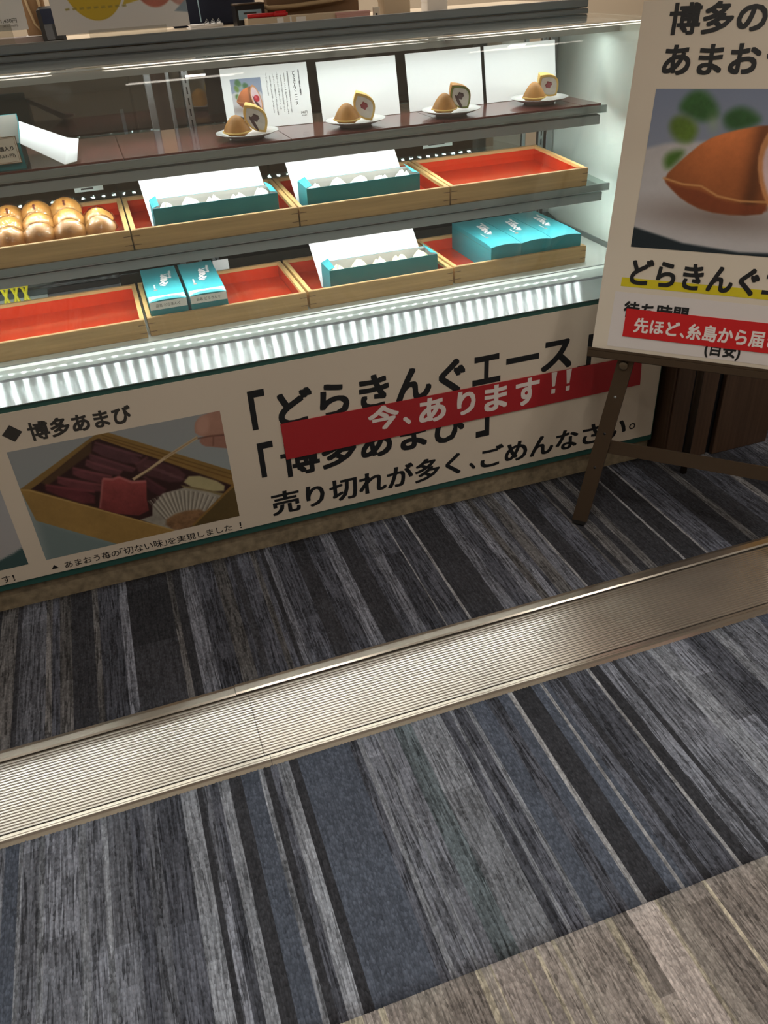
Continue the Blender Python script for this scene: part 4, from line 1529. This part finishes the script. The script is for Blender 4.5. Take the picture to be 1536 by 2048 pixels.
amabi_photo().obj('photo', PO, PX, PZ, -.3965, .1635, .155, .510, M_PRINT, po)
p0 = Pic(90, 70, 1.55)
p0.fill((176, 176, 180), (172, 178, 186))
p0.poly([(.3, -.1), (.72, .02), (.95, .13), (1.05, .20), (1.05, -.1)], (66, 92, 94), .015)
p0.ell(.55, .62, .55, .34, .1, (164, 98, 58), .02, grain=.05)
p0.obj('photo', PO, PX, PZ, -.975, -.4445, .155, .510, M_PRINT, po)

# red strip stuck over the poster
rs = thing('banner_strip', 'red strip with white lettering stuck across the cream poster', 'sign', (.93, PY - .003, .37))
rs_q = [(.3255, .4325), (1.5290, .4170), (1.5360, .3110), (.3285, .3140)]
v8 = [(x, PY - .0040, z) for x, z in rs_q] + [(x, PY - .0012, z) for x, z in rs_q]
part('strip', MB().add(v8, [(0, 3, 2, 1), (4, 5, 6, 7), (0, 1, 5, 4), (1, 2, 6, 5), (2, 3, 7, 6), (3, 0, 4, 7)]), M_RED, rs)
RO = (0, PY - .0042, 0)
for s, a, b, c, d in (('今', .5880, .6860, .3470, .4270), ('、', .6980, .7240, .3470, .3740), ('あ', .7500, .8390, .3370, .4200), ('り', .8760, .9380, .3380, .4190),
                      ('ま', .9680, 1.0470, .3310, .4190), ('す', 1.0750, 1.1580, .3260, .4190)):
    lettering(s, RO, PX, PZ, a, b, c, d, M_WHITEINK, rs, bold=.03)
for xx in (1.199, 1.251):
    ex1 = MB()
    ex1.add([(xx, PY - .0046, .421), (xx + .020, PY - .0046, .421), (xx + .015, PY - .0046, .372), (xx + .005, PY - .0046, .372)], [(0, 1, 2, 3)])
    ex1.add([(xx + .003, PY - .0046, .363), (xx + .017, PY - .0046, .363), (xx + .017, PY - .0046, .347), (xx + .003, PY - .0046, .347)], [(0, 1, 2, 3)])
    part('exclamation_mark', ex1, M_WHITEINK, rs)


# ------------------------------------------------------------------ easel and sign board
EA = Vector((1.2536, 1.9159, .544))
Ed = Vector((.70711, -.70711, 0))
En = Vector((.70711, .70711, 0))
LA = .25
El = En * math.sin(LA) + Vector((0, 0, 1)) * math.cos(LA)
EN = Ed.cross(El).normalized()          # points towards the viewer
if EN.y > 0:
    EN = -EN
BW = .728
EM = Matrix(((Ed.x, El.x, EN.x, EA.x), (Ed.y, El.y, EN.y, EA.y), (Ed.z, El.z, EN.z, EA.z), (0, 0, 0, 1)))    # local x along the ledge, y up the board, z to the viewer
es = thing('easel', 'bronze metal display easel on the carpet holding a tall sign board', 'easel', (EA.x + .2, EA.y - .2, 0))


def eb(a0, a1, b0, b1, c0, c1, bev=.0):
    return MB().box(a0, a1, b0, b1, c0, c1, M=EM, bev=bev)


part('ledge', eb(-.0095, BW + .01, -.024, -.0025, -.012, .022, .002).box(-.0095, BW + .01, -.0025, .004, .018, .022, M=EM), M_BRONZE, es)


def leg(xt, xf, yt, yf, c0, c1, wd):
    vs = []
    for y, x in ((yt, xt), (yf, xf)):
        for dx in (-wd / 2, wd / 2):
            for c in (c0, c1):
                vs.append(EM @ Vector((x + dx, y, c)))
    return MB().add(vs, [(0, 1, 3, 2), (4, 6, 7, 5), (0, 4, 5, 1), (2, 3, 7, 6), (0, 2, 6, 4), (1, 5, 7, 3)])


L1 = part('leg', leg(.1015, .0405, -.024, -.5415, -.012, .003, .0465), M_BRONZE, es)
part('foot_cap', leg(.0405, .0390, -.5415, -.5530, -.013, .004, .040), M_RUBBER, L1)
L2 = part('leg', leg(BW - .1015, BW - .0405, -.024, -.5415, -.012, .003, .0465), M_BRONZE, es)
part('foot_cap', leg(BW - .0405, BW - .0390, -.5415, -.5530, -.013, .004, .040), M_RUBBER, L2)
part('upright', eb(.27, .31, -.02, .95, -.020, -.012), M_BRONZE, es)
part('crossbar', eb(.0880, BW - .0880, -.3120, -.2720, -.022, -.0125), M_BRONZE, es)
for bx, side in ((.0975, L1), (BW - .0975, L2)):
    bo = MB().lathe([(.0005, .0075), (.008, .0072), (.0125, .0055), (.0135, .003), (.0135, 0)], 20, M=EM @ Matrix.Translation((bx, -.040, .003)))
    part('bolt', bo, M_BOLT, side)
    for t_ in (-.135, -.250, -.360):
        fx = .1015 - (.061) * ((-.024 - t_) / .5175)
        fx = fx if bx < .2 else BW - fx
        part('screw', MB().lathe([(.0003, .0012), (.0035, .0010), (.0042, 0)], 10, M=EM @ Matrix.Translation((fx, t_, .003))), M_STEELD if t_ > -.2 else M_BLK, side)
# rear leg
rt0 = EM @ Vector((.29, .70, -.022))
rb0 = Vector((EA.x + Ed.x * .29 + En.x * .30, EA.y + Ed.y * .29 + En.y * .30, .006))
part('rear_leg', MB().tube([rt0, rb0], .012, 6), M_BRONZE, es)

sg = thing('sign_board', 'tall cream sign board with a bun photo standing on the easel', 'sign', EA + El * .003)
part('board', eb(0, BW, .0005, .877, .002, .0105), M_CREAM, sg)
SO = EA + EN * .0108


def sb(s, x0, x1, y0, y1, m=M_INK, **k):
    return lettering(s, SO, Ed, El, x0, x1, y0, y1, m, sg, **k)


sb('博多の', .0690, .2990, .7990, .8700, bold=.028)
sb('あまおう', .0710, .3700, .7090, .7780, bold=.028)
bun_photo(270, 176, .598 / .39, .464 / .598).obj('photo', SO, Ed, El, .0650, .6630, .2880, .6780, M_PRINT, sg)
part('highlight', eb(.0545, .672, .1815, .2055, .0105, .0109), M_YEL, sg, label='yellow band under the lettering')
sb('どらきんぐ', .0760, .4080, .1870, .2580, bold=.028, lift=.0009)
sb('エース', .4190, .6600, .1900, .2480, bold=.028, lift=.0009)
sl_ = part('paper_slip', eb(.0425, .690, .0125, .1660, .0105, .0109), mat('grey_white_slip', (222, 216, 216), .5), sg, label='white slip')
sb('待ち時間', .0730, .2480, .0980, .1430, bold=.028, lift=.0009)
sb('(目安)', .3080, .4000, .0140, .0600, bold=.028, lift=.0009)
part('paper_slip', eb(.0815, .660, .0445, .1225, .0109, .0126), M_REDB, sg, label='red slip with white lettering')
for s, a, b, c, d in (('先ほど', .1095, .2330, .0590, .1010), ('、', .2360, .2480, .0590, .0720), ('糸島から届き', .2530, .4900, .0570, .1010), ('ました', .5000, .6350, .0590, .1010)):
    sb(s, a, b, c, d, M_WHITEINK, bold=.028, lift=.0022)

# ------------------------------------------------------------------ wood-clad counter end and the yellow panel beyond
wc = thing('wood_counter', 'dark walnut plank counter end beside the display case', 'counter', (1.85, 2.05, 0))
part('core', MB().box(1.650, 2.060, 2.005, 3.0, .0045, 1.20), M_BLK, wc)
xs = [1.645, 1.726, 1.834, 2.066]
gp = [.012, .019, .0]
for i in range(3):
    part('plank', MB().box(xs[i], xs[i + 1] - gp[i], 1.985 + (.012 if i < 2 else 0), 2.005, .0045, 1.20, bev=.002), M_WALNUT, wc)
part('plank', MB().box(1.638, 1.650, 2.004, 2.5, .0045, 1.20), M_WALNUT, wc)
part('counter_top', MB().box(1.636, 2.075, 1.98, 3.0, 1.20, 1.235, bev=.003), M_WALNUT, wc)
yp = thing('display_stand', 'ochre yellow panelled stand beyond the walnut counter', 'stand', (2.3, 2.4, 0))
part('front_panel', MB().box(2.105, 2.9, 2.30, 2.32, .02, .9), M_YELB, yp)
part('dark_frame', MB().box(2.075, 2.105, 2.29, 2.33, .0045, .92), M_NAVY, yp)
part('top_board', MB().box(2.075, 2.9, 2.29, 2.9, .9, .93), M_YELB, yp)

# ------------------------------------------------------------------ counter behind the case and what stands on it
CZ = 1.372
bc = thing('service_counter', 'beige service counter top behind the display case', 'counter', (.5, 3.0, 0))
part('counter_top', MB().box(XL, 1.62, 2.745, 3.25, CZ - .03, CZ, bev=.002), M_BEIGE, bc)
part('support_post', MB().box(-.75, -.71, 3.18, 3.22, .003, CZ - .03), M_STEELD, bc)
part('support_post', MB().box(1.45, 1.49, 3.18, 3.22, .003, CZ - .03), M_STEELD, bc)

c_ = thing('price_card', 'white price card in a clear stand above the case, left end', 'card', (-.20, 2.80, CZ), (-.1, 0, .05))
part('card', MB().box(-.10, .100, 0, .0012, .040, .24), M_CARD, c_, world=False)
part('acrylic_stand', MB().box(-.10, .055, -.012, -.0005, .0, .055).box(-.10, .055, .002, .030, .0, .008), M_ACRYL, c_, world=False)
lettering('1,450円', OO, EX, EZ, .032, .074, .058, .069, M_INK, c_, bold=.0)
lettering('(税込1,566円)', OO, EX, EZ, .034, .074, .048, .054, M_INK2, c_, bold=.0)
lettering('カステラ', OO, EX, EZ, .022, .036, .100, .190, M_INK, c_, bold=.0, vertical=True)
for i in range(4):
    lettering('しっとり焼き上げました', OO, EX, EZ, -.005 - i * .016, .003 - i * .016, .075, .19, M_INK2, c_, bold=.0, vertical=True)

kb = thing('paper_bag', 'brown paper bag with cord handles behind the left price card', 'bag', (-.075, 2.90, CZ))
part('bag', MB().box(-.035, .030, 0, .05, 0, .16, bev=.004), M_KRAFT, kb, world=False)
for dx in (-.02, .012):
    part('handle', MB().tube([(dx, -.004, .12), (dx + .004, -.012, .09), (dx + .012, -.014, .05), (dx + .03, -.012, .025), (dx + .034, -.006, .06), (dx + .036, -.004, .11)], .0035), M_ROPE, kb, world=False)
te = thing('card_terminal', 'dark rounded payment terminal beside the brown paper bag', 'terminal', (-.030, 2.83, CZ), (-.3, 0, .1))
part('body', MB().box(-.038, .026, 0, .026, .0, .098, bev=.010), M_BLK, te, world=False)
part('screen', MB().box(-.028, .016, -.0012, .0, .05, .088), M_NAVY, te, world=False)
fb2 = thing('flat_box', 'flat grey box lying behind the top rail, left end', 'box', (-.16, 2.86, CZ))
part('carton', MB().box(-.09, .11, 0, .08, 0, .020, bev=.002), mat('mauve_grey_card', (150, 138, 136), .6), fb2, world=False)
part('tape', MB().box(.045, .10, -.0006, .08, .0202, .0208), M_PAPER, fb2, world=False)

sn = thing('counter_sign', 'white counter sign with a large yellow circle and bun photo', 'sign', (.158, 2.80, CZ), (-.12, 0, 0))
part('panel', MB().box(-.187, .190, 0, .0025, .020, .26), M_PAPER, sn, world=False)
part('holder', MB().box(-.10, .12, -.010, .0, .0, .026).box(-.10, .12, .0026, .04, .0, .006), M_ACRYL, sn, world=False)
sp_ = Pic(170, 108, .377 / .24)
sp_.fill((226, 226, 226), (226, 226, 226))
sp_.ell(.33, .62, .375, .50, 0, (196, 166, 32), .006)
sp_.ell(.33, .62, .365, .49, 0, (208, 178, 40), .006)
for k in range(9):
    sp_.line([(.14 + k * .045, .42), (.165 + k * .045, .425)], .010, (150, 136, 60), .008, .8)
    sp_.line([(.10 + k * .052, .25), (.13 + k * .052, .255)], .010, (150, 136, 60), .008, .8)
sp_.poly([(.52, .26), (.60, .46), (.62, .40), (.70, .44), (.66, .30)], (206, 180, 60), .006)
sp_.poly([(.62, .45), (.66, .55), (.72, .50), (.70, .40)], (120, 168, 120), .02)
sp_.ell(.78, .48, .24, .27, -.3, (188, 110, 92), .012, grain=.06)
sp_.ell(.92, .42, .13, .22, .5, (200, 150, 140), .012, grain=.06)
sp_.ell(.93, .44, .09, .16, .5, (170, 90, 112), .012)
sp_.poly([(.9, .16), (1.0, .28), (1.0, .14)], (140, 160, 176), .01)
sp_.obj('print', (0, 0, 0), (1, 0, 0), (0, 0, 1), -.187, .190, .020, .26, M_PRINT, sn, local=True)

pp = thing('paper_pile', 'pile of white slips with metal clips beside the yellow-circle sign', 'papers', (.40, 2.86, CZ))
for k in range(5):
    part('sheet', MB().box(-.045, .055, 0, .07, k * .0035, k * .0035 + .003, M=Matrix.Rotation(.05 * (k % 3 - 1), 4, 'Z')), M_PAPER, pp, world=False)
for k in range(3):
    part('clip', MB().tube([(.0 + k * .018, .01, .017), (.008 + k * .018, .004, .030), (.016 + k * .018, .010, .017), (.006 + k * .018, .014, .024)], .0014, 6), M_STEEL, pp, world=False)
wr = tag(link('hanging_cord', MB().tube([(.402, 2.95, CZ + .02), (.400, 2.952, CZ + .15), (.399, 2.95, CZ + .30), (.397, 2.96, CZ + .42)], .0018).mesh('hanging_cord'), M_BLUE),
         'thin pale cord rising behind the paper slips', 'cord')
cu_ = tag(link('navy_cloth_screen', MB().box(.335, .62, 3.16, 3.19, CZ, 1.78, bev=.006).mesh('navy_cloth_screen'), M_NAVY), 'navy cloth screen standing behind the paper slips', 'screen')

bk = thing('pen_basket', 'black wire basket with a pale blue label behind the red pen', 'basket', (.545, 2.87, CZ))
bb_ = MB().box(-.045, .045, 0, .003, 0, .060).box(-.045, .045, .067, .07, 0, .060).box(-.045, -.042, .003, .067, 0, .060).box(.042, .045, .003, .067, 0, .060).box(-.042, .042, .003, .067, 0, .003)
part('basket', bb_, M_BLK, bk, world=False)
part('rim', MB().tube([(-.045, 0, .060), (.045, 0, .060), (.045, .07, .060), (-.045, .07, .060), (-.045, 0, .060)], .0025, 6), M_BRONZE, bk, world=False)
part('label', MB().box(-.038, .034, -.0012, -.0002, .020, .045), M_BLUE, bk, world=False, label='pale blue label')
part('printing', MB().box(-.022, .018, -.0016, -.0012, .034, .039), M_INK2, bk, world=False)
lg = thing('flat_box', 'long low beige carton lying under the red pen', 'box', (.67, 2.80, CZ))
part('carton', MB().box(-.15, .20, 0, .06, 0, .024, bev=.0015), M_BEIGE, lg, world=False)
part('panel', MB().box(-.06, -.04, -.0006, .001, .002, .022).box(-.02, -.015, -.0006, .001, .002, .022).box(.0, .03, -.0006, .001, .004, .020), M_PAPER, lg, world=False)
pn = thing('marker_pen', 'red marker pen lying on the low beige carton', 'pen', (.585, 2.812, CZ + .030))
part('barrel', MB().lathe([(.0004, -.062), (.0055, -.062), (.0058, -.06), (.0058, .030), (.0004, .030)], 14, Matrix.Rotation(PI / 2, 4, 'Y')), M_PEN, pn, world=False)
part('cap', MB().lathe([(.0066, .018), (.0066, .052), (.0040, .062), (.0004, .063)], 14, Matrix.Rotation(PI / 2, 4, 'Y')), M_PEN, pn, world=False)
part('clip', MB().box(.024, .058, -.002, .002, .0062, .0085), M_PEN, pn, world=False)
hb2 = thing('shopping_bag', 'pale paper shopping bag with beige rope handle behind the carton', 'bag', (.74, 2.90, CZ))
part('bag', MB().box(-.13, .17, .02, .07, 0, .20, bev=.003), mat('bag_brown', (128, 100, 72), .7), hb2, world=False)
part('handle', MB().tube([(-.15, .010, .052), (-.13, .0, .045), (-.05, -.005, .046), (.05, -.005, .052), (.13, 0, .058), (.16, .012, .10)], .006), M_ROPE, hb2, world=False)
part('handle', MB().tube([(-.10, .008, .085), (.0, .0, .075), (.09, .002, .082), (.12, .012, .12)], .006), M_ROPE, hb2, world=False)
pk = thing('flat_box', 'dusty pink low box lying beside the rope-handled bag', 'box', (.83, 2.79, CZ))
part('carton', MB().box(-.035, .075, 0, .05, 0, .022, bev=.0015), M_PINK, pk, world=False)
part('lid_edge', MB().box(-.036, .076, -.001, .051, .016, .023, bev=.001), M_PINK, pk, world=False)
tg = thing('price_cube', 'tiny cream price tag beside the pink box', 'tag', (.924, 2.785, CZ))
part('tag', MB().box(-.010, .012, 0, .008, 0, .030, bev=.001), M_CREAM, tg, world=False)
part('print', MB().box(-.003, .003, -.0006, .0, .008, .014), M_INK, tg, world=False)
for i, (x, w2, h2, m_, lb_) in enumerate(((1.02, .09, .05, M_BEIGE, 'beige carton above the third blank card'), (1.16, .07, .04, M_PAPER, 'small white carton near the right end of the rail'))):
    t = thing('flat_box', lb_, 'box', (x, 2.86, CZ))
    part('carton', MB().box(-w2 / 2, w2 / 2, 0, .06, 0, h2, bev=.002), m_, t, world=False)
    part('lid_edge', MB().box(-w2 / 2 - .001, w2 / 2 + .001, -.001, .061, h2 - .010, h2 + .001), m_, t, world=False)

# dark stock cabinet seen through the sliding doors; small stand-ins and a slip behind the trays
ca = thing('stock_cabinet', 'dark brown stock cabinet behind the sliding doors', 'cabinet', (-.2, 4.3, 0))
part('body', MB().box(-1.5, 1.9, 4.1, 4.7, .05, 1.25), mat('dark_brown_laminate', (88, 70, 60), .4, var=.15, vscale=(4, 4, 30)), ca)
for i in range(6):
    d_ = part('door', MB().box(-1.49 + i * .565, -1.49 + i * .565 + .558, 4.078, 4.098, .08, 1.22, bev=.003), mat('brown_door_%d' % i, (92, 74, 62), .35, var=.2, vscale=(40, 40, 2)), ca)
    part('handle', MB().box(-1.49 + i * .565 + .50, -1.49 + i * .565 + .515, 4.060, 4.078, .9, 1.05), M_STEEL, d_)
part('plinth', MB().box(-1.5, 1.9, 4.14, 4.7, .002, .05), M_BLK, ca)

gb = thing('floor_view_board', 'added grey wood-grain board for the floor view behind the empty left tray', 'board', (-.14, 2.75, .6518))  # added board standing in for the floor view behind the tray
part('board', MB().box(-.115, .115, -.06, .10, 0, .012, M=Matrix.Rotation(.16, 4, 'X'), bev=.001), M_FLOORB, gb, world=False)
part('dark_border', MB().box(-.115, .115, .062, .100, .0122, .0135, M=Matrix.Rotation(.16, 4, 'X')), M_BLK, gb, world=False)
yr = thing('yellow_leg_stand_in', 'added yellow crossed-leg stand-in behind the empty left tray', 'rack', (-.345, 2.76, .6518))  # added, stands in for yellow legs in the same floor view
for dx in (-.03, .0, .03):
    part('leg', MB().tube([(dx - .016, -.012, 0), (dx + .010, .012, .075)], .0048, 6), M_YELPL, yr, world=False)
    part('leg', MB().tube([(dx + .016, -.012, 0), (dx - .010, .012, .075)], .0048, 6), M_YELPL, yr, world=False)
part('top_bar', MB().box(-.045, .045, -.014, .014, .075, .081, bev=.001), M_YELPL, yr, world=False)

wp = thing('paper_slip', 'small plain white slip standing behind the second banded teal box', 'paper', (.31, 2.712, .6518), (-.1, 0, 0))
part('sheet', MB().box(-.026, .026, 0, .0012, 0, .076), M_PAPER, wp, world=False)
part('fold', MB().box(-.026, .026, .0012, .018, 0, .0012), M_PAPER, wp, world=False)
